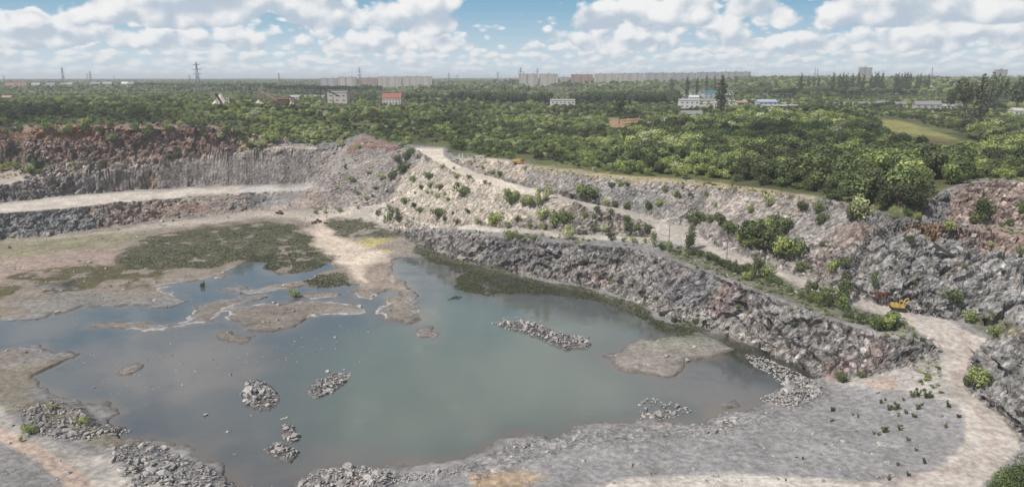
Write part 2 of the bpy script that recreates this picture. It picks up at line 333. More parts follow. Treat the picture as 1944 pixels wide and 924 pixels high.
paint(region([(-80,340),(0,330),(100,323),(200,317),(350,301),(450,284),(530,275),(560,266),(480,254),(420,240),(340,235),(100,237),(-80,245)], 3, 4), (.205,.140,.115))
paint(region([(-80,285),(60,265),(180,262),(240,240),(150,236),(0,242),(-80,246)], 5, 6) * sst(-.35, .1, mid), (.29,.165,.10))
paint(region([(240,260),(330,255),(430,262),(540,270),(420,240),(340,236),(200,235)], 3, 4) * sst(-.2, .2, mid), (.24,.155,.115))
paint(region([(440,300),(540,275),(560,266),(480,253),(430,258)], 6, 6) * sst(-.1, .2, mid), (.33,.27,.16))
paint(region([(-80,345),(0,332),(110,324),(100,300),(40,290),(-80,300)], 6, 5) * sst(-.3, .1, mid), (.075,.085,.04))
paint(region([(-80,364),(0,353),(100,338),(200,323),(300,313),(400,301),(500,287),(600,286),(600,278),(500,279),(400,293),(350,299),(300,306),(200,315),(100,328),(-80,345)], 2, 1), (.40,.345,.295))
paint(region([(-80,345),(0,337),(100,328),(200,316),(350,300),(450,285),(440,278),(350,290),(200,303),(100,309),(0,315),(-80,325)], 4, 4) * sst(-.35, .15, mid), (.33,.27,.22))
# talus in the middle
paint(region([(600,290),(700,268),(770,285),(760,330),(735,388),(690,397),(625,402),(590,350)], 5, 6), (.285,.25,.225))
paint(region([(655,290),(690,255),(740,262),(760,285),(700,290)], 4, 4) * sst(-.2, .1, mid), (.21,.125,.10))
paint(region([(640,398),(735,386),(800,360),(800,400),(880,430),(800,436),(735,430),(640,412)], 5, 5), (.39,.34,.29))
paint(region([(735,388),(760,335),(800,296),(860,326),(980,366),(1095,386),(1060,410),(960,428),(880,430),(790,418)], 5, 5), (.43,.375,.305))
paint(region([(1095,388),(1230,430),(1245,450),(1100,444),(1000,434),(960,425),(1060,402)], 5, 5), (.235,.205,.175))
# right hand slopes
paint(region([(862,302),(905,299),(1000,313),(1000,345),(930,332)], 4, 3), (.38,.32,.26))
paint(region([(1000,313),(1100,330),(1330,350),(1480,368),(1640,398),(1640,570),(1530,530),(1330,450),(1200,398),(1000,350)], 4, 4), (.275,.245,.22))
paint(region([(1130,360),(1230,352),(1290,400),(1200,395)], 8, 8), (.225,.21,.20))
paint(region([(1330,372),(1480,372),(1560,392),(1500,420),(1350,420)], 8, 8) * sst(-.3, .2, mid), (.35,.30,.26))
paint(region([(1560,430),(1640,425),(1640,460),(1600,520),(1545,560),(1530,520)], 8, 8) * sst(-.2, .15, mid), (.27,.20,.17))
wall_r = region([(760,455),(830,436),(1000,456),(1250,486),(1420,548),(1600,612),(1785,656),(1790,672),(1590,730),(1560,720),(1380,634),(1150,553),(960,518)], 3, 2)
paint(wall_r, (.225,.207,.195))
paint(wall_r * sst(.15, .5, mid + .3 * big), (.22,.17,.155))
paint(wall_r * sst(.2, .6, big - mid * .5), (.175,.165,.17))
paint(region([(800,470),(1000,508),(1150,548),(1250,600),(1380,634),(1500,690),(1480,660),(1330,590),(1100,530),(900,480)], 5, 5), (.25,.225,.20))
paint(near_rock, (.225,.215,.205))
paint(near_rock * sst(.1, .4, mid), (.265,.25,.24))
paint(region([(1640,430),(1760,425),(1860,430),(1944,432),(1944,455),(1860,448),(1700,440)], 5, 6) * sst(-.25, .1, mid), (.30,.19,.105))
paint(region([(1780,430),(1850,415),(1944,430),(2100,440),(2100,500),(1900,480)], 8, 8) * sst(-.1, .3, big), (.25,.175,.145))
paint(region([(1800,420),(1810,370),(1850,345),(1944,345),(2100,345),(2100,430),(1944,428)], 5, 5), (.27,.20,.17))
paint(region([(1845,590),(1900,590),(1960,640),(1900,650),(1850,625)], 6, 5), (.13,.125,.08))
# plateau: dry grass, scrub and bare patches
pl = np.array([.095, .105, .045], f4) * (1 + .5 * big[..., None]) + np.array([.10, .07, .025], f4) * sst(.2, .7, mid)[..., None] * .5
CL[...] = CL * (1 - plateau[..., None]) + pl * plateau[..., None]
for poly, c in (([(1155,226),(1215,222),(1228,240),(1180,254),(1158,246)], (.28,.185,.10)), ([(1664,226),(1700,228),(1780,250),(1850,275),(1862,290),(1800,287),(1740,264),(1685,246)], (.215,.20,.075)),
                ([(1760,262),(1850,280),(1862,292),(1830,296),(1770,275)], (.24,.17,.10)), ([(995,310),(1200,335),(1330,343),(1545,372),(1545,380),(1330,352),(1200,346),(1000,318)], (.34,.28,.16)),
                ([(900,296),(930,299),(990,309),(1010,318),(940,308)], (.46,.39,.29)), ([(1292,178),(1395,176),(1400,200),(1292,206)], (.33,.31,.27)), ([(1440,180),(1500,180),(1515,200),(1440,200)], (.3,.28,.24)),
                ([(1690,205),(1800,205),(1860,215),(1780,222)], (.24,.17,.10)), ([(960,205),(1040,200),(1040,215),(970,218)], (.27,.19,.12)), ([(850,210),(905,214),(900,222),(850,220)], (.25,.2,.13)), ([(1880,235),(1944,235),(1944,255),(1900,255)], (.22,.17,.12)), 
                ([(402,186),(440,186),(443,199),(400,199)], (.3,.26,.2))):
    paint(region(poly, 3, 3), c)
# green cover
GRASS = [[(270,455),(340,440),(430,428),(500,422),(570,428),(592,450),(592,468),(640,490),(622,502),(560,522),(510,520),(500,505),(450,495),(400,508),(330,513),(250,512),(212,497),(238,475)],
         [(578,537),(610,521),(660,520),(667,540),(620,550)], [(620,420),(680,414),(730,430),(785,447),(740,452),(680,452),(640,442)],
         [(785,462),(840,480),(900,500),(960,512),(1040,536),(1130,549),(1200,576),(1235,602),(1300,626),(1260,632),(1210,602),(1150,572),(1060,562),(990,558),(930,564),(870,552),(850,537),(868,520),(838,502),(790,484)],
         [(1240,628),(1300,610),(1340,632),(1290,640)], [(838,560),(875,556),(882,568),(845,572)]]
grass_m = np.zeros(X0.shape, f4)
for i_, g in enumerate(GRASS): grass_m = np.maximum(grass_m, region(g, 7, 7) * (sst(-.5, -.1, mid + .35 * sm) if i_ in (0, 2) else sst(-.8, -.45, mid)))
Z1 += grass_m * (Z1 < .3) * np.clip(0.14 - Z1, 0, 3) * np.maximum(sst(-.25, .1, mid), region(GRASS[3], 6, 6) * sst(-.45, -.1, mid + .3 * sm))    # the green clumps stand on hummocks in the water
paint(grass_m * .9, (.070, .070, .040))
paint(grass_m * sst(.0, .5, sm + mid * .5), (.105, .098, .062))
paint(region([(600,470),(700,450),(780,462),(800,490),(745,495),(680,480)], 10, 8) * sst(-.1, .2, mid), (.33,.28,.10))
verge = region([(1290,466),(1331,474),(1366,488),(1404,507),(1455,518),(1525,548),(1579,569),(1640,590),(1716,609),(1745,632),(1690,632),(1600,606),(1500,572),(1420,542),(1330,506),(1270,486)], 3, 3)
paint(verge * .85, (.135,.130,.080))
GV = verge
# tracks
paint(road_m, (.385,.335,.285))
paint(region([(p[0], p[1]) for p in ROAD_L[:6]] + [(p[0], p[1]) for p in ROAD_R[:6]][::-1], 2.5, .6), (.56,.48,.38))
paint(path_m, (.42,.37,.31)); paint(track_m, (.46,.38,.30))
paint(region([(690,505),(745,495),(748,545),(700,548)], 8, 5), (.24,.19,.15))
paint(region([(-80,470),(380,428),(530,410),(600,425),(640,412),(735,392),(735,386),(625,399),(470,402),(300,424),(200,440)], 3, 4) * .7, (.42,.36,.30))
paint(region([(1592,730),(1650,716),(1785,668),(1790,725),(1818,765),(1700,740),(1640,735)], 8, 6), (.36,.325,.29))
paint(region([(1640,722),(1700,716),(1705,738),(1660,740)], 5, 4), (.36,.26,.20))
paint(region([(0,770),(-80,770),(-80,840),(0,815),(90,850),(170,930),(330,940),(200,870),(60,830)], 10, 5), (.36,.33,.29))
paint(region([(-80,820),(0,812),(70,840),(150,890),(190,930),(130,930),(80,880),(0,835)], 5, 2), (.40,.31,.25))
paint(region([(1130,924),(1200,905),(1400,898),(1680,912),(1680,930),(1400,930),(1200,935)], 5, 3), (.40,.36,.31))
paint(region([(890,900),(1000,893),(1040,905),(1000,924),(900,924)], 10, 8), (.33,.24,.155))
# wheel tracks worn into the haul roads
def ruts(line, w, c, k=.7):
    up = [(x - w * .5, y - w * .22) for x, y in line]; dn = [(x + w * .5, y + w * .22) for x, y in line]
    paint(region(up + dn[::-1], max(1.2, w * .3), 1.2) * k, c)
ruts([(1712,593),(1790,612),(1836,642),(1840,680),(1812,722),(1836,760),(1872,800),(1886,840),(1850,880),(1760,905),(1600,915)], 14, (.36,.285,.24))
ruts([(1700,588),(1780,622),(1806,650),(1800,690),(1798,725),(1828,770),(1850,810),(1852,845),(1800,880)], 6, (.40,.36,.325), .5)
ruts([(1240,418),(1290,440),(1350,470),(1440,510),(1560,553),(1640,577),(1712,593)], 7, (.44,.36,.32), .5)
ruts([(-20,822),(40,838),(100,872),(150,905),(190,940)], 9, (.34,.25,.20)); ruts([(-40,840),(20,858),(75,890),(120,930)], 6, (.34,.25,.20), .6)
ruts([(1660,735),(1720,722),(1780,700),(1810,672)], 6, (.42,.34,.29), .6)
mean = CL.mean(-1, keepdims=True)
CL = mean + (CL - mean) * np.where(U0 > 700, np.where(U0 < 1080, .88, .82), .95)[..., None] * (1 - plateau[..., None]) + (CL - mean) * plateau[..., None]
# pale rim and dark wet rim along the water
rim = sst(-1.6, -.5, SDW) * sst(.5, 0.0, SDW) * sst(-.05, .35, big + mid * .6)
pale_rim = np.maximum(region([(150,560),(400,500),(640,480),(760,520),(840,600),(830,645),(640,600),(300,640),(180,640)], 10, 4), region([(840,555),(1010,550),(1010,580),(850,580)], 6, 3))
rim = sst(-1.6, -.5, SDW + 1.2 * fbm2(X0 / 4, Y0 / 4, 3, 703)) * sst(.9, .1, SDW) * sst(.02, .3, fbm2(X0 / 17, Y0 / 17, 3, 701))
wet = sst(-2.6, -.3, SDW) * (Z1 < .8)
CL *= (1 - .38 * wet)[..., None]
paint(rim * pale_rim * .4, (.60, .60, .59))
CL *= (1 + (TINT - .5) * .75)[..., None] * (1 - CRK * .42)[..., None]
CL *= (1 + .16 * mid + .10 * sm)[..., None]
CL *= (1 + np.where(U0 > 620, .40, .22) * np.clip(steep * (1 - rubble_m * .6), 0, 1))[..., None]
CL *= (1 + .13 * (Z0 < 16) * (U0 > 600) * (steep < .3) * (Z1 > .2))[..., None]
CL = np.clip(CL, .012, .85)
GREEN = np.clip(grass_m + plateau, 0, 1)

def grid_mesh(name, X, Y, Z, cols, wrap):
    na, nr = X.shape
    me = bpy.data.meshes.new(name)
    idx = np.arange(na * nr).reshape(na, nr)
    if wrap: i1 = np.vstack([idx, idx[:1]])
    else: i1 = idx
    q = np.stack([i1[:-1, :-1], i1[:-1, 1:], i1[1:, 1:], i1[1:, :-1]], -1).reshape(-1, 4).astype(np.int32)
    me.vertices.add(na * nr); me.loops.add(q.size); me.polygons.add(len(q))
    me.vertices.foreach_set('co', np.stack([X, Y, Z], -1).astype(f4).ravel())
    me.loops.foreach_set('vertex_index', q.ravel())
    me.polygons.foreach_set('loop_start', np.arange(0, q.size, 4, dtype=np.int32))
    me.update(calc_edges=True)
    for nm, arr in cols.items():
        if arr.ndim == 3:
            at = me.attributes.new(nm, 'FLOAT_COLOR', 'POINT'); at.data.foreach_set('color', np.concatenate([arr, np.ones(arr.shape[:2] + (1,))], -1).astype(f4).ravel())
        else:
            at = me.attributes.new(nm, 'FLOAT', 'POINT'); at.data.foreach_set('value', arr.astype(f4).ravel())
    return me
STONE = np.clip(np.maximum(amp, steep * .8) + heap, 0, 1)
ground_me = grid_mesh('ground', X1, Y1, Z1, {'soil': CL, 'stone': STONE, 'green': GREEN}, True)
ground = bpy.data.objects.new('ground', ground_me); COL.objects.link(ground); ground['kind'] = 'structure'
ground['label'] = 'quarry floor, terraces, haul roads and surrounding land'
# surface to stand things on
V1 = np.stack([X1, Y1, Z1], -1)
def land_tree():
    i0 = int(np.argmin(np.abs(ang - math.radians(-50)))); i1 = int(np.argmin(np.abs(ang - math.radians(50))))
    j1 = len(rr) - 1
    sub = V1[i0:i1:2, 6:j1:2]; na, nr = sub.shape[:2]
    idx = np.arange(na * nr).reshape(na, nr)
    t = np.stack([idx[:-1, :-1], idx[:-1, 1:], idx[1:, 1:], idx[1:, :-1]], -1).reshape(-1, 4)
    return BVHTree.FromPolygons(sub.reshape(-1, 3).tolist(), t.tolist())
LAND = land_tree()
CAM = Vector((0, 0, CAMZ))
def hit(px, py, fallback_d=600):          # where the sight line of a photo pixel meets the land
    h = LAND.ray_cast(CAM, ray(px, py).normalized())
    return h[0] if h[0] is not None else at_d(px, py, fallback_d)
def land_z(x, y):
    h = LAND.ray_cast(Vector((x, y, 400)), down)
    return h[0].z if h[0] is not None else tin_z(x, y)
# ------------------------------------------------------------------ materials
class NT:
    def __init__(s, name):
        s.m = bpy.data.materials.new(name); s.m.use_nodes = True; s.t = s.m.node_tree; s.t.nodes.clear()
    def n(s, typ, **kw):
        nd = s.t.nodes.new(typ)
        for k, v in kw.items():
            if k.startswith('i_'):
                key = k[2:].replace('_', ' ')
                nd.inputs[key].default_value = v
            else: setattr(nd, k, v)
        return nd
    def l(s, a, b): s.t.links.new(a, b)
    def mix(s, fac, a, b, mode='MIX'):
        nd = s.t.nodes.new('ShaderNodeMix'); nd.data_type = 'RGBA'; nd.blend_type = mode; nd.clamp_factor = True
        for v, i in ((fac, 0), (a, 6), (b, 7)):
            if isinstance(v, (int, float)): nd.inputs[i].default_value = v
            elif isinstance(v, tuple): nd.inputs[i].default_value = v + (1,) if len(v) == 3 else v
            else: s.l(v, nd.inputs[i])
        return nd.outputs[2]
    def math(s, op, a, b=None, c=None, clamp=False):
        nd = s.t.nodes.new('ShaderNodeMath'); nd.operation = op; nd.use_clamp = clamp
        for i, v in enumerate((a, b, c)):
            if v is None: continue
            if isinstance(v, (int, float)): nd.inputs[i].default_value = v
            else: s.l(v, nd.inputs[i])
        return nd.outputs[0]
    def rng(s, v, a, b, c, d):
        nd = s.t.nodes.new('ShaderNodeMapRange'); nd.interpolation_type = 'SMOOTHSTEP'
        s.l(v, nd.inputs[0])
        for i, q in enumerate((a, b, c, d)): nd.inputs[i + 1].default_value = q
        return nd.outputs[0]
    def noise(s, vec, scale, detail=4, rough=.55, dist=0):
        nd = s.n('ShaderNodeTexNoise'); nd.inputs['Scale'].default_value = scale; nd.inputs['Detail'].default_value = detail
        nd.inputs['Roughness'].default_value = rough; nd.inputs['Distortion'].default_value = dist
        if vec is not None: s.l(vec, nd.inputs['Vector'])
        return nd.outputs['Fac']
    def out(s, sh): 
        o = s.n('ShaderNodeOutputMaterial'); s.l(sh, o.inputs['Surface']); return s.m

def ground_material():
    t = NT('quarry_ground')
    col = t.n('ShaderNodeAttribute', attribute_name='soil').outputs['Color']
    stone = t.n('ShaderNodeAttribute', attribute_name='stone').outputs['Fac']
    pos = t.n('ShaderNodeNewGeometry').outputs['Position']
    n1 = t.noise(pos, .55, 6, .62); n2 = t.noise(pos, 2.3, 5, .6); n3 = t.noise(pos, .09, 4, .6)
    wv = t.n('ShaderNodeTexNoise'); t.l(pos, wv.inputs['Vector']); wv.inputs['Scale'].default_value = .35; wv.inputs['Detail'].default_value = 2
    wadd = t.n('ShaderNodeVectorMath', operation='MULTIPLY_ADD'); t.l(wv.outputs['Color'], wadd.inputs[0]); wadd.inputs[1].default_value = (1.6, 1.6, 1.6); t.l(pos, wadd.inputs[2])
    e1 = (.74, .12, .66)                     # the beds dip along this line: blocks are longer that way
    dt = t.n('ShaderNodeVectorMath', operation='DOT_PRODUCT'); t.l(wadd.outputs[0], dt.inputs[0]); dt.inputs[1].default_value = e1
    ml = t.n('ShaderNodeVectorMath', operation='SCALE'); ml.inputs[0].default_value = tuple(-.55 * q for q in e1); t.l(dt.outputs['Value'], ml.inputs['Scale'])
    bed = t.n('ShaderNodeVectorMath', operation='ADD'); t.l(wadd.outputs[0], bed.inputs[0]); t.l(ml.outputs[0], bed.inputs[1])
    def facets(scale, stretch):               # broken plane faces: each cell is a tilted plane
        mp = t.n('ShaderNodeMapping'); mp.inputs['Scale'].default_value = tuple(scale * q for q in stretch); mp.inputs['Rotation'].default_value = (.3, .45, .2); t.l(bed.outputs[0], mp.inputs[0])
        v = t.n('ShaderNodeTexVoronoi', feature='F1'); t.l(mp.outputs[0], v.inputs['Vector']); v.inputs['Scale'].default_value = 1
        sb = t.n('ShaderNodeVectorMath', operation='SUBTRACT'); t.l(mp.outputs[0], sb.inputs[0]); t.l(v.outputs['Position'], sb.inputs[1])
        cs = t.n('ShaderNodeVectorMath', operation='SUBTRACT'); t.l(v.outputs['Color'], cs.inputs[0]); cs.inputs[1].default_value = (.5, .5, .5)
        dp = t.n('ShaderNodeVectorMath', operation='DOT_PRODUCT'); t.l(sb.outputs[0], dp.inputs[0]); t.l(cs.outputs[0], dp.inputs[1])
        return v, dp.outputs['Value']
    v, fa = facets(.62, (1, 1, 1.5)); v2, fb = facets(1.7, (1, 1, 1.3))
    vr = t.n('ShaderNodeSeparateColor'); t.l(v.outputs['Color'], vr.inputs[0])
    ve = t.n('ShaderNodeTexVoronoi', feature='DISTANCE_TO_EDGE'); t.l(bed.outputs[0], ve.inputs['Vector']); ve.inputs['Scale'].default_value = .5
    crack = t.math('MULTIPLY', t.rng(ve.outputs['Distance'], 0, .07, 1, 0), t.math('MULTIPLY', stone, .28))
    k = t.math('ADD', t.rng(n1, .3, .7, .72, 1.26), t.math('MULTIPLY', t.math('SUBTRACT', n2, .5), t.math('ADD', .45, t.math('MULTIPLY', stone, .4))))
    k = t.math('MULTIPLY', k, t.rng(n3, .3, .7, .86, 1.12))
    vg = t.n('ShaderNodeSeparateColor'); t.l(v2.outputs['Color'], vg.inputs[0])
    k = t.math('MULTIPLY', k, t.math('ADD', 1.0, t.math('MULTIPLY', t.math('SUBTRACT', t.rng(vg.outputs[1], .55, .95, 0, 1), .35), t.math('ADD', .10, t.math('MULTIPLY', stone, .30)))))
    kb = t.math('ADD', 1.0, t.math('MULTIPLY', t.math('SUBTRACT', vr.outputs[0], .5), t.math('MULTIPLY', stone, .55)))
    k = t.math('MULTIPLY', k, kb)
    k = t.math('MULTIPLY', k, t.math('SUBTRACT', 1.0, crack))
    cc = t.n('ShaderNodeCombineColor')
    for i in range(3): t.l(k, cc.inputs[i])
    base = t.mix(1.0, col, cc.outputs[0], 'MULTIPLY')
    rust = t.math('MULTIPLY', t.rng(t.noise(pos, .16, 5, .65), .54, .72, 0, 1), t.math('MULTIPLY', stone, .45))
    base = t.mix(rust, base, t.mix(1.0, base, (1.25, .92, .72), 'MULTIPLY'))
    b = t.n('ShaderNodeBsdfPrincipled'); t.l(base, b.inputs['Base Color']); b.inputs['Roughness'].default_value = .93; b.inputs['Specular IOR Level'].default_value = .15
    h = t.math('ADD', t.math('MULTIPLY', n1, .8), t.math('MULTIPLY', n2, .3))
    fh = t.math('ADD', t.math('MULTIPLY', fa, .62), t.math('MULTIPLY', fb, .40))
    h = t.math('ADD', t.math('MULTIPLY', h, t.math('ADD', .14, t.math('MULTIPLY', stone, .36))), t.math('MULTIPLY', fh, t.math('ADD', .03, t.math('MULTIPLY', stone, 1.55))))
    bp = t.n('ShaderNodeBump'); bp.inputs['Strength'].default_value = .8; bp.inputs['Distance'].default_value = .8
    t.l(h, bp.inputs['Height']); t.l(bp.outputs[0], b.inputs['Normal'])
    return t.out(b.outputs[0])
sh = ground_me.attributes.new('sharp_face', 'BOOLEAN', 'FACE')
sq = STONE > .15; sq = np.vstack([sq, sq[:1]])
sh.data.foreach_set('value', (sq[:-1, :-1]).ravel())
ground_me.materials.append(ground_material())

def water_material():
    t = NT('turbid_water')
    mud = t.n('ShaderNodeAttribute', attribute_name='mud').outputs['Fac']
    grn = t.n('ShaderNodeAttribute', attribute_name='deep').outputs['Fac']
    pos = t.n('ShaderNodeNewGeometry').outputs['Position']
    n = t.noise(pos, .05, 5, .6, .6)
    base = t.mix(grn, (.080, .088, .090), (.116, .138, .114))
    base = t.mix(t.math('MULTIPLY', mud, t.rng(n, .3, .6, .2, .62)), base, (.150, .132, .118))
    base = t.mix(t.math('MULTIPLY', t.n('ShaderNodeAttribute', attribute_name='edge').outputs['Fac'], .9), base, (.135, .112, .092))
    base = t.mix(t.math('MULTIPLY', t.n('ShaderNodeAttribute', attribute_name='weed').outputs['Fac'], .9), base, (.038, .040, .026))  # submerged weed, plus the wall's dark reflection painted along its foot channel
    b = t.n('ShaderNodeBsdfPrincipled'); t.l(base, b.inputs['Base Color'])
    t.l(t.rng(t.noise(pos, .022, 3, .6, .8), .45, .62, .03, .15), b.inputs['Roughness']); b.inputs['IOR'].default_value = 1.333; b.inputs['Specular IOR Level'].default_value = .75
    w = t.noise(pos, .55, 4, .65); w2 = t.noise(pos, .12, 3, .6)
    mp = t.n('ShaderNodeBump'); mp.inputs['Strength'].default_value = .3; mp.inputs['Distance'].default_value = .09
    t.l(t.math('MULTIPLY', w, t.rng(w2, .4, .62, .25, 1)), mp.inputs['Height']); t.l(mp.outputs[0], b.inputs['Normal'])
    return t.out(b.outputs[0])
# water sheet: follows the lake, level at zero, cut to the pit
wxs = np.arange(-330, 190, 1.8); wys = np.arange(130, 520, 1.8)
WX, WY = np.meshgrid(wxs, wys, indexing='ij')
j1 = fbm2(WX / 14, WY / 14, 4, 3) * 5; j2 = fbm2(WX / 14, WY / 14, 4, 33) * 8
def wsd(poly): return sd_poly((WX + j1).astype(f4), (WY + j2).astype(f4), world_poly(poly))
mud = np.zeros(WX.shape, f4)
for m in SHOAL: mud = np.maximum(mud, sst(-7, 6, wsd(m)))
for m in MUD: mud = np.maximum(mud, sst(-7, 1, wsd(m)) * .8)
sS = wsd(LAKE)
for m in MUD: sS = np.minimum(sS, -wsd(m))
for m in POOLS: sS = np.maximum(sS, wsd(m))
edge = sst(4.5, -.5, sS + 1.5 * fbm2(WX / 6, WY / 6, 3, 77))
deep = sst(-20, 25, wsd([(560,700),(720,600),(860,560),(1060,600),(1200,600),(1230,640),(1140,680),(1240,730),(1240,790),(1000,830),(880,875),(760,885),(600,880),(560,800)]))
deepd = np.zeros(WX.shape)
water_me = grid_mesh('water', WX, WY, np.zeros(WX.shape), {'mud': mud, 'deep': deep, 'edge': edge, 'weed': np.maximum(sst(-4, 3, wsd(GRASS[3])), np.maximum(sst(-3, 2, wsd([(1372,634),(1440,658),(1500,692),(1566,722),(1540,730),(1470,712),(1400,682),(1370,660)])), .8 * sst(-5, 4, wsd([(-40,548),(110,520),(200,535),(150,560),(20,590),(-40,590)]))))}, False)  # weed belt, and a wall-foot channel coloured dark for the wall's reflection
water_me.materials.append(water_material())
# keep only the squares near open water
keep_sd = np.maximum.reduce([wsd(LAKE)] + [wsd(p) for p in POOLS]) > -14
bm = bmesh.new(); bm.from_mesh(water_me); bm.verts.ensure_lookup_table()
kk = keep_sd.ravel(); bmesh.ops.delete(bm, geom=[v for v in bm.verts if not kk[v.index]], context='VERTS'); bm.normal_update()
if bm.faces and sum(f.normal.z for f in list(bm.faces)[:20]) < 0: bmesh.ops.reverse_faces(bm, faces=bm.faces)
bm.to_mesh(water_me); bm.free()
water = bpy.data.objects.new('water', water_me); COL.objects.link(water); water['kind'] = 'structure'
# ------------------------------------------------------------------ helpers for things
def simple_mat(name, c, rough=.8, metal=0.0, var=.25, scale=1.5):
    t = NT(name); pos = t.n('ShaderNodeNewGeometry').outputs['Position']
    n = t.noise(pos, scale, 4, .6)
    lo = tuple(x * (1 - var) for x in c); hi = tuple(min(1, x * (1 + var)) for x in c)
    b = t.n('ShaderNodeBsdfPrincipled'); t.l(t.mix(t.rng(n, .3, .7, 0, 1), lo, hi), b.inputs['Base Color'])
    b.inputs['Roughness'].default_value = rough; b.inputs['Metallic'].default_value = metal
    return t.out(b.outputs[0])
def link(name, me, parent=None, mat=None):
    o = bpy.data.objects.new(name, me); COL.objects.link(o)
    if parent is not None: o.parent = parent
    if mat is not None and me is not None and not me.materials: me.materials.append(mat)
    return o
def tag(o, label, cat, group=None, kind=None):
    o['label'] = label; o['category'] = cat
    if group: o['group'] = group
    if kind: o['kind'] = kind
    return o
def empty(name, loc, rz=0, label='', cat='', group=None, sc=1.0):
    o = bpy.data.objects.new(name, None); COL.objects.link(o); o.location = loc; o.rotation_euler = (0, 0, rz); o.scale = (sc, sc, sc)
    o.empty_display_size = .5
    return tag(o, label, cat, group)

# ------------------------------------------------------------------ foliage
def leaf_mesh(name, pts, nrm, size):
    # one small four-cornered spray of leaves per point
    n = len(pts); a = rng.normal(size=(n, 3)); nn = nrm + rng.normal(size=(n, 3)) * .55
    nn /= np.linalg.norm(nn, axis=1, keepdims=True) + 1e-9
    t1 = np.cross(nn, a); t1 /= np.linalg.norm(t1, axis=1, keepdims=True) + 1e-9
    t2 = np.cross(nn, t1)
    s = (size * rng.uniform(.6, 1.3, n))[:, None]; q = rng.uniform(.55, 1.0, (n, 1))
    bend = nn * s * rng.uniform(-.25, .25, (n, 1))
    V = np.stack([pts - t1 * s - t2 * s * q * .5 + bend, pts + t1 * s * .7 - t2 * s * q, pts + t1 * s + t2 * s * q * .6 + bend, pts - t1 * s * .6 + t2 * s * q], 1).reshape(-1, 3)
    me = bpy.data.meshes.new(name); me.vertices.add(n * 4); me.loops.add(n * 4); me.polygons.add(n)
    me.vertices.foreach_set('co', V.astype(f4).ravel()); me.loops.foreach_set('vertex_index', np.arange(n * 4, dtype=np.int32))
    me.polygons.foreach_set('loop_start', np.arange(0, n * 4, 4, dtype=np.int32)); me.update(calc_edges=True)
    return me
def sphere_pts(n):
    v = rng.normal(size=(n, 3)); return v / np.linalg.norm(v, axis=1, keepdims=True)
def crown_mesh(kind, n, leaf):            # unit height crowns, base at the origin
    P, N = [], []
    if kind == 'thicket':
        k = 22; C = sphere_pts(k) * np.array([.45, .45, .25]) * rng.uniform(.3, 1, (k, 1)) + np.array([0, 0, .45]); RA = rng.uniform(.12, .26, k)
    elif kind == 'tree':
        k = 11; C = sphere_pts(k) * rng.uniform(.3, 1, (k, 1)) * np.array([.27, .27, .22]) + np.array([0, 0, .60]); RA = rng.uniform(.12, .21, k)
        C = np.vstack([C, [[0, 0, .62]]]); RA = np.append(RA, .25)
    elif kind == 'bush':
        k = 12; C = sphere_pts(k) * np.array([.46, .46, .27]) * rng.uniform(.35, 1.05, (k, 1)) + np.array([0, 0, .5]); RA = rng.uniform(.10, .27, k)
        C = np.vstack([C, [[0, 0, .42]]]); RA = np.append(RA, .34)
    elif kind == 'weed':
        k = 26; th = rng.uniform(0, 6.28, 5); st = rng.integers(0, 5, k); zz = rng.uniform(.1, 1, k); C = np.stack([np.cos(th[st]) * (.05 + .16 * zz), np.sin(th[st]) * (.05 + .16 * zz), zz * (.6 + .08 * st)], 1); RA = rng.uniform(.05, .12, k)
    elif kind == 'slim':
        k = 9; C = np.stack([rng.normal(size=k) * .05, rng.normal(size=k) * .05, np.linspace(.22, .85, k)], 1); RA = np.interp(C[:, 2], [.2, .4, .7, .95], [.13, .19, .15, .08])
    elif kind == 'poplar':
        k = 12; C = np.stack([rng.normal(size=k) * .02, rng.normal(size=k) * .02, np.linspace(.12, .93, k)], 1); RA = np.interp(C[:, 2], [.1, .35, .7, .95], [.07, .115, .09, .035])
    w = RA ** 2 / (RA ** 2).sum()
    for c, r, m in zip(C, RA, np.maximum(8, (w * n).astype(int))):
        d = sphere_pts(m); rad = r * rng.uniform(.72, 1.06, (m, 1))
        P.append(c + d * rad * np.array([1, 1, .92])); N.append(d)
    P = np.vstack(P); N = np.vstack(N)
    ok = P[:, 2] > (.02 if kind in ('bush', 'thicket', 'weed') else .1); return leaf_mesh('crown_' + kind, P[ok], N[ok], leaf)
def limb_mesh(name, segs, rings=6):       # tapered limbs: list of (points, r0, r1)
    bm = bmesh.new()
    for pts, r0, r1 in segs:
        prev = None
        for i, p in enumerate(pts):
            p = Vector(p); r = r0 + (r1 - r0) * i / (len(pts) - 1)
            ring = [bm.verts.new(p + Vector((math.cos(2 * PI * j / rings) * r, math.sin(2 * PI * j / rings) * r, 0))) for j in range(rings)]
            if prev: [bm.faces.new((prev[j], prev[(j + 1) % rings], ring[(j + 1) % rings], ring[j])) for j in range(rings)]
            prev = ring
        bm.faces.new(prev)
    me = bpy.data.meshes.new(name); bm.to_mesh(me); bm.free(); return me
def trunk_mesh(kind):
    hi = {'tree': .55, 'slim': .8, 'poplar': .9, 'bush': .4, 'thicket': .4, 'weed': .6}[kind]; r = {'weed': .012, 'thicket': .015, 'tree': .028, 'slim': .018, 'poplar': .02, 'bush': .02}[kind]
    segs = [([(0, 0, -.06), (R.uniform(-.02, .02), R.uniform(-.02, .02), hi * .5), (R.uniform(-.03, .03), 0, hi)], r, r * .35)]
    for i in range(5 if kind in ('tree', 'bush', 'thicket') else 3):
        a = R.uniform(0, 6.28); z0 = hi * R.uniform(.3, .75); L = (.22 if kind in ('tree', 'bush', 'thicket') else .08)
        segs.append(([(0, 0, z0), (math.cos(a) * L * .5, math.sin(a) * L * .5, z0 + .1), (math.cos(a) * L, math.sin(a) * L, z0 + .2)], r * .5, r * .15))
    return limb_mesh('trunk_' + kind, segs)
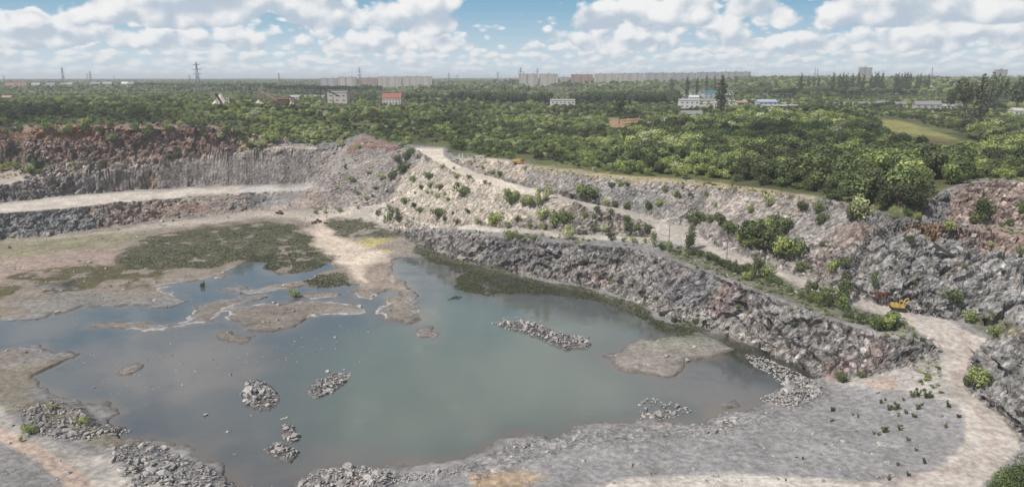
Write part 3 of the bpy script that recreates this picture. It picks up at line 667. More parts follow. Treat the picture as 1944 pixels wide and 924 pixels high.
def foliage_mat():
    t = NT('foliage')
    tint = t.n('ShaderNodeAttribute', attribute_name='tint', attribute_type='INSTANCER').outputs['Fac']
    rnd = t.n('ShaderNodeNewGeometry').outputs['Random Per Island']
    cr = t.n('ShaderNodeValToRGB'); e = cr.color_ramp.elements
    e[0].position = 0; e[0].color = (0.076, 0.082, 0.045, 1); e[1].position = 1; e[1].color = (0.466, 0.480, 0.333, 1)
    for p, c in ((.3, (0.133, 0.165, 0.073, 1)), (.52, (0.219, 0.261, 0.102, 1)), (.74, (0.347, 0.387, 0.138, 1)), (.86, (0.379, 0.397, 0.184, 1))):
        q = e.new(p); q.color = c
    t.l(tint, cr.inputs[0])
    k = t.rng(rnd, 0, 1, .62, 1.4); cc = t.n('ShaderNodeCombineColor')
    for i in range(3): t.l(k, cc.inputs[i])
    col = t.mix(1.0, cr.outputs[0], cc.outputs[0], 'MULTIPLY')
    d = t.n('ShaderNodeBsdfDiffuse'); t.l(col, d.inputs[0]); tr = t.n('ShaderNodeBsdfTranslucent'); t.l(t.mix(1.0, col, (1.1, 1.25, .6), 'MULTIPLY'), tr.inputs[0])
    mx = t.n('ShaderNodeMixShader'); mx.inputs[0].default_value = .22; t.l(d.outputs[0], mx.inputs[1]); t.l(tr.outputs[0], mx.inputs[2])
    return t.out(mx.outputs[0])
M_LEAF = foliage_mat(); M_BARK = simple_mat('bark', (.10, .075, .055), .9); M_DEAD = simple_mat('bleached_wood', (.45, .42, .38), .9)
CROWNS = {k: [crown_mesh(k, n, lf) for _ in range(c)] for k, n, lf, c in (('tree', 900, .034, 4), ('bush', 640, .042, 3), ('slim', 560, .027, 2), ('poplar', 620, .021, 2), ('thicket', 5200, .017, 2), ('weed', 460, .045, 3))}
TRUNKS = {k: trunk_mesh(k) for k in CROWNS}
for ms in CROWNS.values():
    for m in ms: m.materials.append(M_LEAF)
for m in TRUNKS.values(): m.materials.append(M_BARK)
TONE = lambda t: 'dark green' if t < .3 else 'mid green' if t < .58 else 'lime green' if t < .84 else 'silvery green'
proto = {}
def plant(kind, loc, h, tint, label, cat, group, width=1.0, variant=None):
    v = R.randrange(len(CROWNS[kind])) if variant is None else variant
    root = bpy.data.objects.new({'tree': 'tree', 'slim': 'slim_tree', 'poplar': 'poplar_tree', 'bush': 'bush', 'thicket': 'bush', 'weed': 'weed'}[kind], None); COL.objects.link(root)
    root.location = loc; root.rotation_euler = (0, 0, R.uniform(0, 6.28)); root.scale = (h * width, h * width, h); root.empty_display_size = .3
    tag(root, label, cat, group)
    cr = link('crown' if kind not in ('bush', 'thicket') else 'foliage', CROWNS[kind][v], root); cr['tint'] = float(tint)
    link('trunk' if kind not in ('bush', 'thicket') else 'stem', TRUNKS[kind], root)
    proto.setdefault((kind, v), cr)
    return root

# plants one can point at: photo x, photo y of the foot, height in photo pixels
BUSHES = '132,248,13 328,247,9 12,256,11 130,253,14 452,258,16 85,250,18 284,249,16 39,254,15 166,241,18 257,249,18 387,253,13 433,253,19 475,259,10 121,253,13 340,243,14 211,245,15 317,251,16 501,272,19 364,243,18 521,276,15 386,245,18 311,243,9 461,266,9 433,253,10 162,250,18 28,252,9 784,346,15 816,340,16 799,360,12 834,360,14 817,356,12 866,338,10 868,354,11 881,371,24 844,370,8 850,381,8 830,377,14 811,369,9 820,369,8 767,387,16 786,393,10 797,404,14 832,412,22 844,420,12 869,426,14 860,408,8 887,404,10 936,430,32 906,426,16 963,434,16 717,410,14 764,330,26 748,340,20 774,305,25 754,308,18 781,293,16 725,340,12 891,338,8 920,348,8 930,352,7 840,320,10 862,322,7 949,336,14 936,332,10 895,314,7 916,322,10 ' \
 '1030,416,26 971,388,25 982,421,14 1055,432,36 1073,426,30 1079,440,16 1033,434,14 1006,434,14 1128,440,12 1149,440,14 1111,413,14 1128,416,12 1133,402,14 1160,405,12 1187,418,12 1193,437,20 1211,437,16 1228,440,18 1160,456,18 1082,453,22 1106,456,8 1128,456,6 1184,459,10 1203,461,16 1014,456,12 1030,448,7 1046,453,6 1063,448,6 968,456,24 984,456,14 976,469,8 ' \
 '1111,380,34 1128,380,20 1101,364,16 1149,391,18 1166,394,16 1190,397,16 1230,399,22 1252,391,14 1236,405,8 1176,354,14 1160,356,12 1190,353,9 1263,364,12 1284,375,16 1295,359,8 1309,372,8 1341,372,10 1357,391,10 1425,405,16 1365,361,5 1322,427,32 1309,421,16 1349,424,20 1366,429,28 1382,445,30 1406,462,26 1425,462,50 1441,456,36 1452,448,40 1417,470,18 ' \
 '1225,462,12 1271,478,22 1257,475,16 1330,486,15 1345,493,18 1360,502,20 1371,507,18 1384,513,24 1397,518,20 1408,520,22 1420,532,20 1466,538,16 1480,543,13 1500,556,12 1520,566,14 1536,574,16 1735,640,10 1750,648,9 1290,484,12 1316,484,14 1452,529,30 1244,500,11 1293,567,16 1247,570,10 1298,581,6 992,486,6 1163,535,8 1460,391,24 1522,400,20 1552,405,28 1471,432,30 1490,443,36 1449,429,16 1455,475,50 1479,492,50 1498,492,48 1520,516,22 1558,427,26 1563,467,12 1579,516,24 1606,508,24 1617,421,35 1633,418,48 1728,464,20 1723,410,16 1742,416,12 1801,437,18 1880,470,12 1769,456,7 1755,456,6 1809,575,28 1460,535,12 1568,570,30 1552,573,22 1758,581,6 1866,418,42 1850,424,20 1915,429,14 1939,405,20 ' \
 '1550,580,20 1574,584,30 1598,588,30 1633,615,24 1665,627,30 1696,619,30 1680,625,28 1613,603,14 1507,619,12 1720,615,6 1842,611,20 1885,639,22 1858,733,34 1838,733,20 1877,729,20 1598,725,20 1637,716,12 1497,658,12 1900,936,26 1922,934,44 1946,940,66 ' \
 '279,263,20 216,271,18 190,250,10 54,328,14 5,325,14 30,322,14 75,330,10 103,320,8 173,320,8 190,310,8 140,315,8 338,298,14 320,301,10 392,266,16 420,263,14 473,282,14 495,282,18 488,279,14 520,272,28 556,271,14 648,277,12 680,282,10 764,280,10 669,345,12 679,370,9 696,380,10 707,375,8 680,397,7 645,402,10 618,405,8 599,406,9 561,565,18 385,548,14 40,838,10 160,803,16 60,822,18 100,775,10 1500,590,9 1440,600,8 1400,585,9 1345,560,8 1100,500,7 1050,505,6 910,480,6 1200,540,8 1380,640,9 1320,615,12 1280,612,12 1255,600,12 700,330,8 655,320,7 640,360,6 712,360,8 1700,500,9 1740,540,8 1905,520,9 1830,510,8 1690,560,10 1935,480,10'
SLIMS = '741,424,36 755,422,30 731,426,20 1022,394,40 1006,397,30 1038,383,36 963,379,24 979,385,26 992,394,24 1241,470,32 1312,475,52 1306,478,34 1431,527,46 1604,575,55 1595,578,42 1533,565,34 1660,551,36 1440,520,30 1420,523,26 1545,560,26'
HERBS = '1671,765,10 1688,779,22 1700,777,18 1732,753,15 1743,753,18 1759,755,20 1765,755,18 1720,785,15 1743,777,14 1736,792,12 1801,773,15 1680,820,16 1708,816,12 1659,824,10 1629,792,10 1619,788,8 1580,780,12 1724,836,14 1739,855,10 1755,879,16 1704,883,14 1724,903,12 1688,911,18 1523,871,10 1491,912,8 1668,826,8 1795,812,14 1820,792,14 1715,760,10 1680,760,9 1750,770,10 1705,790,12'
def zone(px, py):
    if px < 600 and py < 345: return 'on the reddish upper terrace of the left quarry wall'
    if px < 600 and py > 700: return 'among the boulders of the near left bank'
    if px < 620 and py > 500: return 'standing in the shallow water at the left'
    if px < 735: return 'on the stone talus in the quarry corner'
    if px > 1560 and py > 740 and px < 1835: return 'on the bare grey platform beside the bend'
    if px > 1835 and py > 690: return 'at the foot of the near right outcrop' if py < 800 else 'in the bottom right corner by the road'
    if px > 1740 and py < 445: return 'on the reddish ledge above the right cliff'
    if px > 1640 and py < 600: return 'on the steep slabs of the right cliff'
    road_y = float(np.interp(px, [788, 859, 980, 1095, 1230, 1331, 1455, 1579, 1716], [285, 316, 358, 383, 420, 463, 511, 560, 600]))
    if py < road_y - 4: return 'on the rubble slope above the haul road'
    if px > 1240 and py > 470 and py > np.interp(px, [1240, 1420, 1600, 1790], [490, 556, 622, 660]): return 'on the grey wall above the lake'
    if px > 1240: return 'between the haul road and the lake wall'
    if py > 462: return 'on the grey wall above the lake'
    if px < 960: return 'on the pale slope below the haul road'
    return 'between the lower path and the haul road'
def parse(s): return [tuple(float(v) for v in q.split(',')) for q in s.split()]
used = []
SIZE = lambda h: 'small' if h < 2.4 else 'middling' if h < 5 else 'large'
for (px, py, hp) in parse(BUSHES):
    p = hit(px, py); h = max(.7, hp * (p - CAM).length / FPX * 1.12)
    t = min(.95, max(.04, R.gauss(.40, .17)))
    if R.random() < .12: t = .9
    if (px, py) in ((936, 430), (1842, 611), (1885, 639)): t = .72
    if px > 1240 and py > 420: t *= .75
    z = zone(px, py); used.append(p)
    plant('thicket' if py > 925 else 'bush', p - Vector((0, 0, h * .04)), h, t, f'{SIZE(h)} {TONE(t)} bush {z}', 'bush', 'bushes ' + z, R.uniform(.7, 1.3))
for (px, py, hp) in parse(SLIMS):
    p = hit(px, py); h = hp * (p - CAM).length / FPX * 1.08; t = min(.6, max(.05, R.gauss(.25, .1)))
    if px < 1050 and px > 960: t = .86
    z = zone(px, py); used.append(p)
    plant('slim' if hp > 30 or px < 760 else 'tree', p - Vector((0, 0, .1)), h, t, f'slender {TONE(t)} tree {z}', 'tree', 'young trees ' + z, R.uniform(.75, 1.0))
for (px, py, hp) in parse(HERBS):
    p = hit(px, py); h = hp * (p - CAM).length / FPX * R.uniform(.6, .95)
    plant('weed', p, h, R.uniform(.1, .4), 'dark upright weed growing on the bare grey platform by the bend', 'plant', 'weeds on the grey platform', R.uniform(1.0, 1.9))

# the wood on the plateau
EXCL = [[(1742,345),(1795,345),(1795,402),(1742,402)], [(1150,222),(1218,219),(1232,242),(1180,256),(1155,248)], [(1650,222),(1700,222),(1790,244),(1862,272),(1880,298),(1800,306),(1730,284),(1670,262)], [(785,270),(850,270),(868,296),(790,296)], [(975,292),(1010,296),(1012,316),(970,310)], [(862,286),(900,288),(900,300),(862,300)]]
SOFT = [[(1290,170),(1395,170),(1400,206),(1290,212)], [(1438,180),(1505,182),(1518,204),(1436,206)], [(1690,205),(1790,206),(1850,212),(1780,220)], [(398,178),(444,178),(448,206),(396,206)], [(478,176),(570,184),(574,206),(478,206)], [(612,165),(676,165),(680,212),(608,212)], [(714,166),(778,166),(782,212),(710,212)], [(1034,168),(1100,168),(1102,206),(1032,206)], [(1590,182),(1850,180),(1850,202),(1590,204)]]
def scatter():
    out = []
    bands = [(300, 700, 5.6), (700, 1000, 6.6), (1000, 1600, 9.5), (1600, 3000, 17), (3000, 7000, 40)]
    for r0, r1, s in bands:
        r = r0
        while r < r1:
            n = int(math.radians(84) * r / s); a = np.radians(-42) + (np.arange(n) + rng.uniform(-.45, .45, n)) * s / r
            q = r + rng.uniform(-.45, .45, n) * s; out.append(np.stack([np.sin(a) * q, np.cos(a) * q], 1)); r += s
    return np.vstack(out)
XY = scatter()
ia = np.searchsorted(ang, np.arctan2(XY[:, 0], XY[:, 1])).clip(0, NA - 1); ir = np.searchsorted(rr, np.hypot(XY[:, 0], XY[:, 1])).clip(0, NR - 1)
ZZ = Z1[ia, ir]; PX, PY = to_px(XY[:, 0], XY[:, 1], ZZ); RD = np.hypot(XY[:, 0], XY[:, 1])
lim = np.interp(PX, plateau_edge_x, plateau_edge_y)
lim = lim + np.where((PX < 600), 5, 0) + np.where((PX > 1560) & (PX < 1760), 6, 0)
ok = (PY < lim - 1.5 + rng.normal(size=len(PX)) * 1.0) & (ZZ > 35)
for e in EXCL: ok &= sd_poly(PX.astype(f4), PY.astype(f4), e) < 0
clump = fbm2(XY[:, 0] / 45, XY[:, 1] / 45, 4, 401); fine_n = fbm2(XY[:, 0] / 14, XY[:, 1] / 14, 2, 405)
edge_gap = (lim - PY < 9) & (PX > 990) & (PX < 1560)
ok &= ~(edge_gap & (rng.random(len(PX)) > .05))
ok &= (clump + .6 * fine_n > -.40) | (rng.random(len(PX)) < .2) | ((RD < 950) & (PX < 620)) | ((RD < 620) & (PX > 1000))
# open ground with houses far left and far right is thinner
ok &= ~((RD > 1500) & (clump < -.1) & (rng.random(len(PX)) < .6))
ok &= ~(((PX > 600) & (PX < 826) & (RD > 1900) & (RD < 2700)) | ((PX > 920) & (PX < 1430) & (RD > 1800) & (RD < 2600) & (rng.random(len(PX)) < .6)))
XY, ZZ, PX, PY, RD, clump, fine_n, lim = (q[ok] for q in (XY, ZZ, PX, PY, RD, clump, fine_n, lim))
n = len(XY)
right = ((PX > 1180) & (RD < 760)).astype(float)
HH = np.where(RD < 760, rng.uniform(4.5, 8.5, n) + right * rng.uniform(1.5, 8.5, n), np.where(RD < 1100, rng.uniform(4.5, 9, n), np.where(RD < 1700, rng.uniform(6, 11, n) + (PX > 1400) * 2.5, rng.uniform(8, 15, n) + (PX > 1380) * 2.5))) * (1 + .25 * clump)
HH *= np.where((lim - PY) < 12, .75, 1.0)
HH *= np.where((RD > 1250) & (PX < 640), .62, 1.0) * np.where((RD > 760) & (RD < 1150) & (PX > 1270) & (PX < 1860), .75, 1.0)
for e in SOFT: HH *= np.where(sd_poly(PX.astype(f4), PY.astype(f4), e) > 0, .45, 1.0)
species = vn2(XY[:, 0] / 22, XY[:, 1] / 22, 441)
TT = .43 + .42 * fbm2(XY[:, 0] / 80, XY[:, 1] / 80, 3, 431) + (species - .5) * .75 + rng.normal(size=n) * .17
TT = np.where(rng.random(n) < .035, .93, TT); TT = np.where((RD > 1000) & (RD < 1700), TT * .8 + .02, TT)
TT = np.where((PX < 350) & (PY > 205), TT - .22, TT)  # hedge leaves tinted darker to stand for cloud shadow on them
TT = np.where((PX > 1330) & (PY > 260), TT - .14, TT); TT = np.where((PX > 1100) & (PX < 1420) & (PY > 270) & (PY < 310), TT + .12, TT)
TT = np.clip(TT, .02, .98)
KIND = np.where(rng.random(n) < np.where(RD < 1100, .55, .2), 1, 0)      # 1 bush, 0 tree
order = np.argsort(-(HH / RD)); first = set(order[:265].tolist())
def wood_zone(px, py, rd):
    if px > 1560: return 'on the wooded hill above the right cliff'
    if px > 1180: return 'in the wood above the rubble slope'
    if px > 790: return 'in the wood right of the road head'
    return 'in the scrub above the left quarry wall'
for i in order[:265]:
    h = float(HH[i]); t = float(TT[i]) if TT[i] < .72 or R.random() < .2 else R.uniform(.45, .7); z = wood_zone(PX[i], PY[i], RD[i])
    plant('tree', (XY[i, 0], XY[i, 1], float(ZZ[i]) - .15), h, t, f"{'tall' if h > 10 else 'round'} {TONE(t)} tree {z}", 'tree', 'trees ' + z, R.uniform(1.0, 1.35))

def gn_stuff(name, pts, size, tint, pick, sources, label, width=None, lift=None, tilt=False):
    me = bpy.data.meshes.new(name); m = len(pts)
    me.vertices.add(m); me.vertices.foreach_set('co', np.asarray(pts, f4).ravel())
    for nm, arr, ty in (('size', size, 'FLOAT'), ('tint', tint, 'FLOAT'), ('pick', pick, 'INT'), ('spin', rng.uniform(0, 6.28, m), 'FLOAT'), ('wide', np.ones(m) if width is None else width, 'FLOAT'), ('lean', rng.uniform(-.5, .5, m) if tilt else np.zeros(m), 'FLOAT')):
        at = me.attributes.new(nm, ty, 'POINT'); at.data.foreach_set('value', np.asarray(arr, np.int32 if ty == 'INT' else f4))
    o = link(name, me); o['kind'] = 'stuff'; o['label'] = label
    ng = bpy.data.node_groups.new(name + '_nodes', 'GeometryNodeTree')
    ng.interface.new_socket('Geometry', in_out='INPUT', socket_type='NodeSocketGeometry'); ng.interface.new_socket('Geometry', in_out='OUTPUT', socket_type='NodeSocketGeometry')
    N = ng.nodes; gi = N.new('NodeGroupInput'); go = N.new('NodeGroupOutput'); iop = N.new('GeometryNodeInstanceOnPoints')
    g2i = N.new('GeometryNodeGeometryToInstance')
    for s in reversed(sources):
        oi = N.new('GeometryNodeObjectInfo'); oi.transform_space = 'ORIGINAL'; oi.inputs['Object'].default_value = s; oi.inputs['As Instance'].default_value = False
        ng.links.new(oi.outputs['Geometry'], g2i.inputs[0])
    def attr(nm, ty='FLOAT'):
        a = N.new('GeometryNodeInputNamedAttribute'); a.data_type = ty; a.inputs['Name'].default_value = nm; return a.outputs['Attribute']
    rot = N.new('ShaderNodeCombineXYZ'); ng.links.new(attr('spin'), rot.inputs[2]); ng.links.new(attr('lean'), rot.inputs[0])
    sc = N.new('ShaderNodeCombineXYZ'); mu = N.new('ShaderNodeMath'); mu.operation = 'MULTIPLY'
    sz = attr('size'); ng.links.new(sz, mu.inputs[0]); ng.links.new(attr('wide'), mu.inputs[1])
    ng.links.new(mu.outputs[0], sc.inputs[0]); ng.links.new(mu.outputs[0], sc.inputs[1]); ng.links.new(sz, sc.inputs[2])
    ng.links.new(gi.outputs[0], iop.inputs['Points']); ng.links.new(g2i.outputs[0], iop.inputs['Instance']); iop.inputs['Pick Instance'].default_value = True
    ng.links.new(attr('pick', 'INT'), iop.inputs['Instance Index']); ng.links.new(rot.outputs[0], iop.inputs['Rotation']); ng.links.new(sc.outputs[0], iop.inputs['Scale'])
    ng.links.new(iop.outputs[0], go.inputs[0])
    md = o.modifiers.new('scatter', 'NODES'); md.node_group = ng
    return o
# make sure every crown shape stands somewhere as a plant of its own
for k in ('tree', 'bush'):
    for v in range(len(CROWNS[k])):
        if (k, v) not in proto: print('missing', k, v)
rest = np.array([i for i in range(n) if i not in first])
srcs = [proto[('tree', v)] for v in range(4)] + [proto[('bush', v)] for v in range(3)]
pk = np.where(KIND[rest] == 1, 4 + rng.integers(0, 3, len(rest)), rng.integers(0, 4, len(rest)))
gn_stuff('woodland', np.stack([XY[rest, 0], XY[rest, 1], ZZ[rest] - .2], 1), HH[rest] * np.where(KIND[rest] == 1, .75, 1.0), TT[rest], pk, srcs, 'green wood and scrub covering the plateau to the horizon', rng.uniform(.95, 1.4, len(rest)))

# ------------------------------------------------------------------ reeds and marsh grass
reed_pts = []
gsel = (grass_m > .45) & (Z1 > -.25)
gi_, gj_ = np.nonzero(gsel); pick = rng.choice(len(gi_), min(len(gi_), 14000), replace=False)
gp = np.stack([X1[gi_[pick], gj_[pick]] + rng.uniform(-.3, .3, len(pick)), Y1[gi_[pick], gj_[pick]] + rng.uniform(-.3, .3, len(pick)), np.maximum(Z1[gi_[pick], gj_[pick]], -.05) - .05], 1)
gs = rng.uniform(.15, .5, len(gp)) * (1 + .5 * fbm2(gp[:, 0] / 12, gp[:, 1] / 12, 3, 501))
gn_stuff('marsh_grass', gp, gs, np.clip(rng.normal(.15, .12, len(gp)) + .1 * fbm2(gp[:, 0] / 9, gp[:, 1] / 9, 3, 503), .01, .6), rng.integers(0, 3, len(gp)), [proto[('bush', v)] for v in range(3)], 'dark green reeds and marsh grass on the wet pit floor', rng.uniform(1.2, 2.2, len(gp)))
# low tufts and dry weeds on the slopes
wsel = (GV > .4) | (steep < .9) & (Z0 > 7.5) & (Z0 < 62) & (RR < 760) & (RR > 130) & (plateau < .3) & (road_m < .1) & (bench_m < .1) & (path_m < .2) & (np.abs(AA) < .7) & (fbm2(X0 / 16, Y0 / 16, 3, 511) > .12)
gi_, gj_ = np.nonzero(wsel); pick = rng.choice(len(gi_), min(len(gi_), 1500), replace=False)
wp = np.stack([X1[gi_[pick], gj_[pick]], Y1[gi_[pick], gj_[pick]], Z1[gi_[pick], gj_[pick]] - .1], 1)
gn_stuff('weeds', wp, rng.uniform(.35, 1.5, len(wp)), np.clip(np.where(rng.random(len(wp)) < .25, .92, rng.normal(.4, .16, len(wp))), .02, .95), rng.integers(0, 3, len(wp)), [proto[('bush', v)] for v in range(3)], 'low weeds and tufts scattered over the quarry slopes', rng.uniform(1.0, 1.8, len(wp)))

# ------------------------------------------------------------------ boulders
def rock_mesh(i):
    bm = bmesh.new()
    k = 15
    P = sphere_pts(k) * rng.uniform(.78, 1.0, (k, 1)) * np.array([.62, .48, .38]) * rng.uniform(.85, 1.15, 3)
    vs = [bm.verts.new(p) for p in P]
    r = bmesh.ops.convex_hull(bm, input=vs)
    bmesh.ops.delete(bm, geom=[v for v in bm.verts if not v.link_faces], context='VERTS')
    bmesh.ops.dissolve_limit(bm, angle_limit=math.radians(14), verts=bm.verts, edges=bm.edges)
    bmesh.ops.bevel(bm, geom=list(bm.edges), offset=.03, segments=1, affect='EDGES')
    bmesh.ops.triangulate(bm, faces=bm.faces)
    for f in bm.faces: f.smooth = False
    me = bpy.data.meshes.new('boulder'); bm.to_mesh(me); bm.free(); return me
def rock_mat():
    t = NT('boulder_stone'); pos = t.n('ShaderNodeNewGeometry').outputs['Position']
    rnd = t.n('ShaderNodeObjectInfo').outputs['Random']
    n = t.noise(pos, 1.6, 5, .62); n2 = t.noise(pos, .25, 3, .5)
    base = t.mix(t.rng(n, .3, .7, 0, 1), (.22, .205, .195), (.40, .38, .36))
    base = t.mix(t.math('MULTIPLY', t.rng(n2, .5, .7, 0, 1), .5), base, (.27, .215, .175))
    k = t.rng(rnd, 0, 1, .72, 1.25); cc = t.n('ShaderNodeCombineColor')
    for i in range(3): t.l(k, cc.inputs[i])
    b = t.n('ShaderNodeBsdfPrincipled'); t.l(t.mix(1.0, base, cc.outputs[0], 'MULTIPLY'), b.inputs['Base Color']); b.inputs['Roughness'].default_value = .9; b.inputs['Specular IOR Level'].default_value = .2
    bp = t.n('ShaderNodeBump'); bp.inputs['Strength'].default_value = .5; bp.inputs['Distance'].default_value = .15; t.l(n, bp.inputs['Height']); t.l(bp.outputs[0], b.inputs['Normal'])
    return t.out(b.outputs[0])
M_ROCK = rock_mat(); ROCKS = [rock_mesh(i) for i in range(7)]
for m in ROCKS: m.materials.append(M_ROCK)
rock_protos = {}
def boulder(p, s, label, group):
    v = R.randrange(7); o = link('boulder', ROCKS[v]); o.location = p
    o.scale = (s, s * R.uniform(.8, 1.1), s * R.uniform(.75, 1.05)); o.rotation_euler = (R.uniform(-.5, .5), R.uniform(-.5, .5), R.uniform(0, 6.28))
    tag(o, label, 'boulder', group); rock_protos.setdefault(v, o); return o
PILES = [([(456,745),(468,725),(490,718),(515,733),(530,750),(522,770),(500,780),(475,768),(455,762)], 26, 100, 1.0, 2.6, 2.0, 'grey boulder in the round rock islet left of the lake centre', 'boulders of the round islet'),
         ([(577,745),(602,724),(640,706),(666,709),(655,730),(630,745),(600,754)], 27, 110, .9, 2.2, 1.6, 'grey boulder in the slanting rock islet in mid lake', 'boulders of the slanting islet'),
         ([(935,613),(970,607),(1010,609),(1050,626),(1090,639),(1124,648),(1120,658),(1075,661),(1050,655),(1020,640),(980,628),(940,620)], 42, 330, 1.0, 2.3, 1.7, 'pinkish grey boulder in the long rock spit far out in the lake', 'boulders of the long rock spit'),
         ([(535,804),(553,800),(568,830),(552,842),(533,826)], 8, 20, 1.0, 2.2, 1.0, 'grey boulder in the small broken islet near the lower shore, upper cluster', 'boulders of the broken islet, upper cluster'),
         ([(500,853),(522,838),(545,842),(570,855),(552,878),(515,862)], 11, 30, .9, 2.0, .8, 'grey boulder in the small broken islet near the lower shore, lower cluster', 'boulders of the broken islet, lower cluster'),
         ([(32,782),(90,762),(150,777),(182,800),(250,818),(235,828),(165,836),(80,828),(42,806)], 34, 260, 1.0, 2.6, 1.3, 'grey boulder in the heap between the dirt track and the left shore', 'boulders of the left shore heap'),
         ([(215,845),(290,838),(330,858),(400,886),(440,928),(250,925),(215,880)], 46, 380, .9, 2.5, 1.2, 'grey boulder in the heap at the bottom left shore', 'boulders of the bottom left heap'),
         ([(565,920),(600,890),(690,885),(745,892),(770,912),(700,930),(570,935)], 30, 330, 1.0, 2.2, 1.0, 'grey boulder along the bottom shore left of the grey platform', 'boulders along the bottom shore'),
         ([(1413,678),(1450,680),(1500,705),(1560,728),(1562,750),(1500,778),(1440,758),(1490,735),(1430,700)], 40, 620, 1.1, 2.2, 1.5, 'pale boulder in the heap between the dark channel and the grey platform', 'boulders of the right shore heap'),
         ([(1213,775),(1240,758),(1290,768),(1325,785),(1260,797),(1215,795)], 18, 110, .8, 1.7, 1.2, 'pale boulder in the small heap on the lower right shore', 'boulders of the lower right heap'),
         ([(735,893),(790,896),(880,882),(905,888),(830,912),(740,918)], 4, 150, .8, 1.5, .7, 'grey boulder on the shore between the bottom rubble and the brown stain', 'boulders near the brown stain'),
         ([(435,905),(455,925),(560,925),(575,905),(590,930),(440,940)], 0, 60, .8, 1.4, .3, '', ''),
         ([(1310,822),(1345,800),(1375,785),(1415,795),(1400,812),(1340,830)], 10, 40, .9, 2.0, .4, 'flat grey boulder lying on the grey platform near the lower right heap', 'boulders on the grey platform')]
small = []
def inside(poly):
    P = np.array(poly); lo, hi = P.min(0), P.max(0)
    while True:
        x, y = rng.uniform(lo[0], hi[0]), rng.uniform(lo[1], hi[1])
        d = float(sd_poly(np.array([x], f4), np.array([y], f4), poly)[0])
        if d > 0: return x, y, d
for poly, nb, ns, s0, s1, hh, lab, grp in PILES:
    dmax = max(inside(poly)[2] for _ in range(60))
    for k in range(nb + int(ns * 1.7)):
        px, py, d = inside(poly); p = hit(px, py); rise = hh * math.sqrt(min(1, d / dmax)) * R.uniform(.2, 1.0)
        if k < nb:
            s = R.uniform(s0, s1) * (1.35 if R.random() < .8 else 1.9)
            if not (k > 2 and R.random() < .5): rise *= .8
            boulder((p.x, p.y, max(p.z, -.05) + rise * .75 - s * .02), s * R.choice((.7, .85, 1, 1.1)), lab, grp)
        else:
            s = R.uniform(.35, 1.0) ** 1.6 * 1.1 * s0; small.append((p.x, p.y, max(p.z, -.1) + rise * .85, s))
LONE = [(392,798,10),(432,823,7),(445,862,8),(637,649,9),(640,660,5),(600,675,4),(684,696,6),(438,711,8),(405,683,5),(346,731,5),(340,722,4),(181,738,5),(146,766,4),(478,800,5),(1196,883,14),(1212,879,10),(1120,910,12),(430,650,5),(510,606,5),(620,735,5),(560,656,4),(1535,832,12),(1600,838,10),(700,640,6)]
for px, py, s in LONE:
    p = hit(px, py); wet = p.z < .1
    boulder((p.x, p.y, max(p.z, -.05) + .1), s * (p - CAM).length / FPX * 1.05, 'lone grey boulder standing out of the shallow water' if wet else 'lone grey boulder lying on the bare platform', 'lone boulders in the water' if wet else 'lone boulders on the platform')
# stones strewn on the slopes, the platform and along the feet of the walls
ssel = (RR < 740) & (RR > 115) & (np.abs(AA) < .68) & (plateau < .2) & (road_m < .15) & (bench_m < .2) & (track_m < .2) & (path_m < .2) & (Z1 > .12) & (grass_m < .3)
foot = np.clip(.22 * (Z0 < 7) * (U0 > 560) + rubble_m * 1.0 + steep * .35 + sst(.12, .3, SL) * (1 - steep) * .8 + .10 + .5 * (fbm2(X0 / 12, Y0 / 12, 3, 601) > .3), 0, 1)
foot = np.clip(foot + bank * .9, 0, 1)
wgt = (ssel * foot * (RR * np.gradient(rr)[None, :])).ravel(); wgt = wgt / wgt.sum()
cum = np.cumsum(wgt); idx = np.searchsorted(cum, rng.random(21000)).clip(0, len(cum) - 1); ii, jj = np.unravel_index(idx, X0.shape)
ss = .28 + rng.pareto(2.6, len(ii)) * .35; ss = np.clip(ss, .25, 2.6) * np.where(RR[ii, jj] > 420, 1.35, 1.0)
sp = np.stack([X1[ii, jj] + rng.uniform(-.3, .3, len(ii)), Y1[ii, jj] + rng.uniform(-.3, .3, len(ii)), Z1[ii, jj] + ss * .08], 1)
sm_ = np.array(small); allp = np.vstack([sp, sm_[:, :3]]); alls = np.concatenate([ss, sm_[:, 3]])
# spare pebbles standing in the shallows on the left
pp = []
for _ in range(320):
    px, py, d = inside([(20,690),(180,670),(420,590),(640,560),(700,640),(660,700),(560,700),(420,720),(300,760),(150,760),(80,715)]) ; p = hit(px, py)
    if vn2(np.array([p.x / 9]), np.array([p.y / 9]), 611)[0] > .5: pp.append((p.x, p.y, max(p.z, -.05) + .05))
pp = np.array(pp); allp = np.vstack([allp, pp]); alls = np.concatenate([alls, rng.uniform(.25, .75, len(pp))])
gn_stuff('rubble', allp, alls, np.zeros(len(allp)), rng.integers(0, 7, len(allp)), [rock_protos[v] for v in range(7)], 'broken grey stones strewn over slopes, heaps and the pit floor', None, None, True)
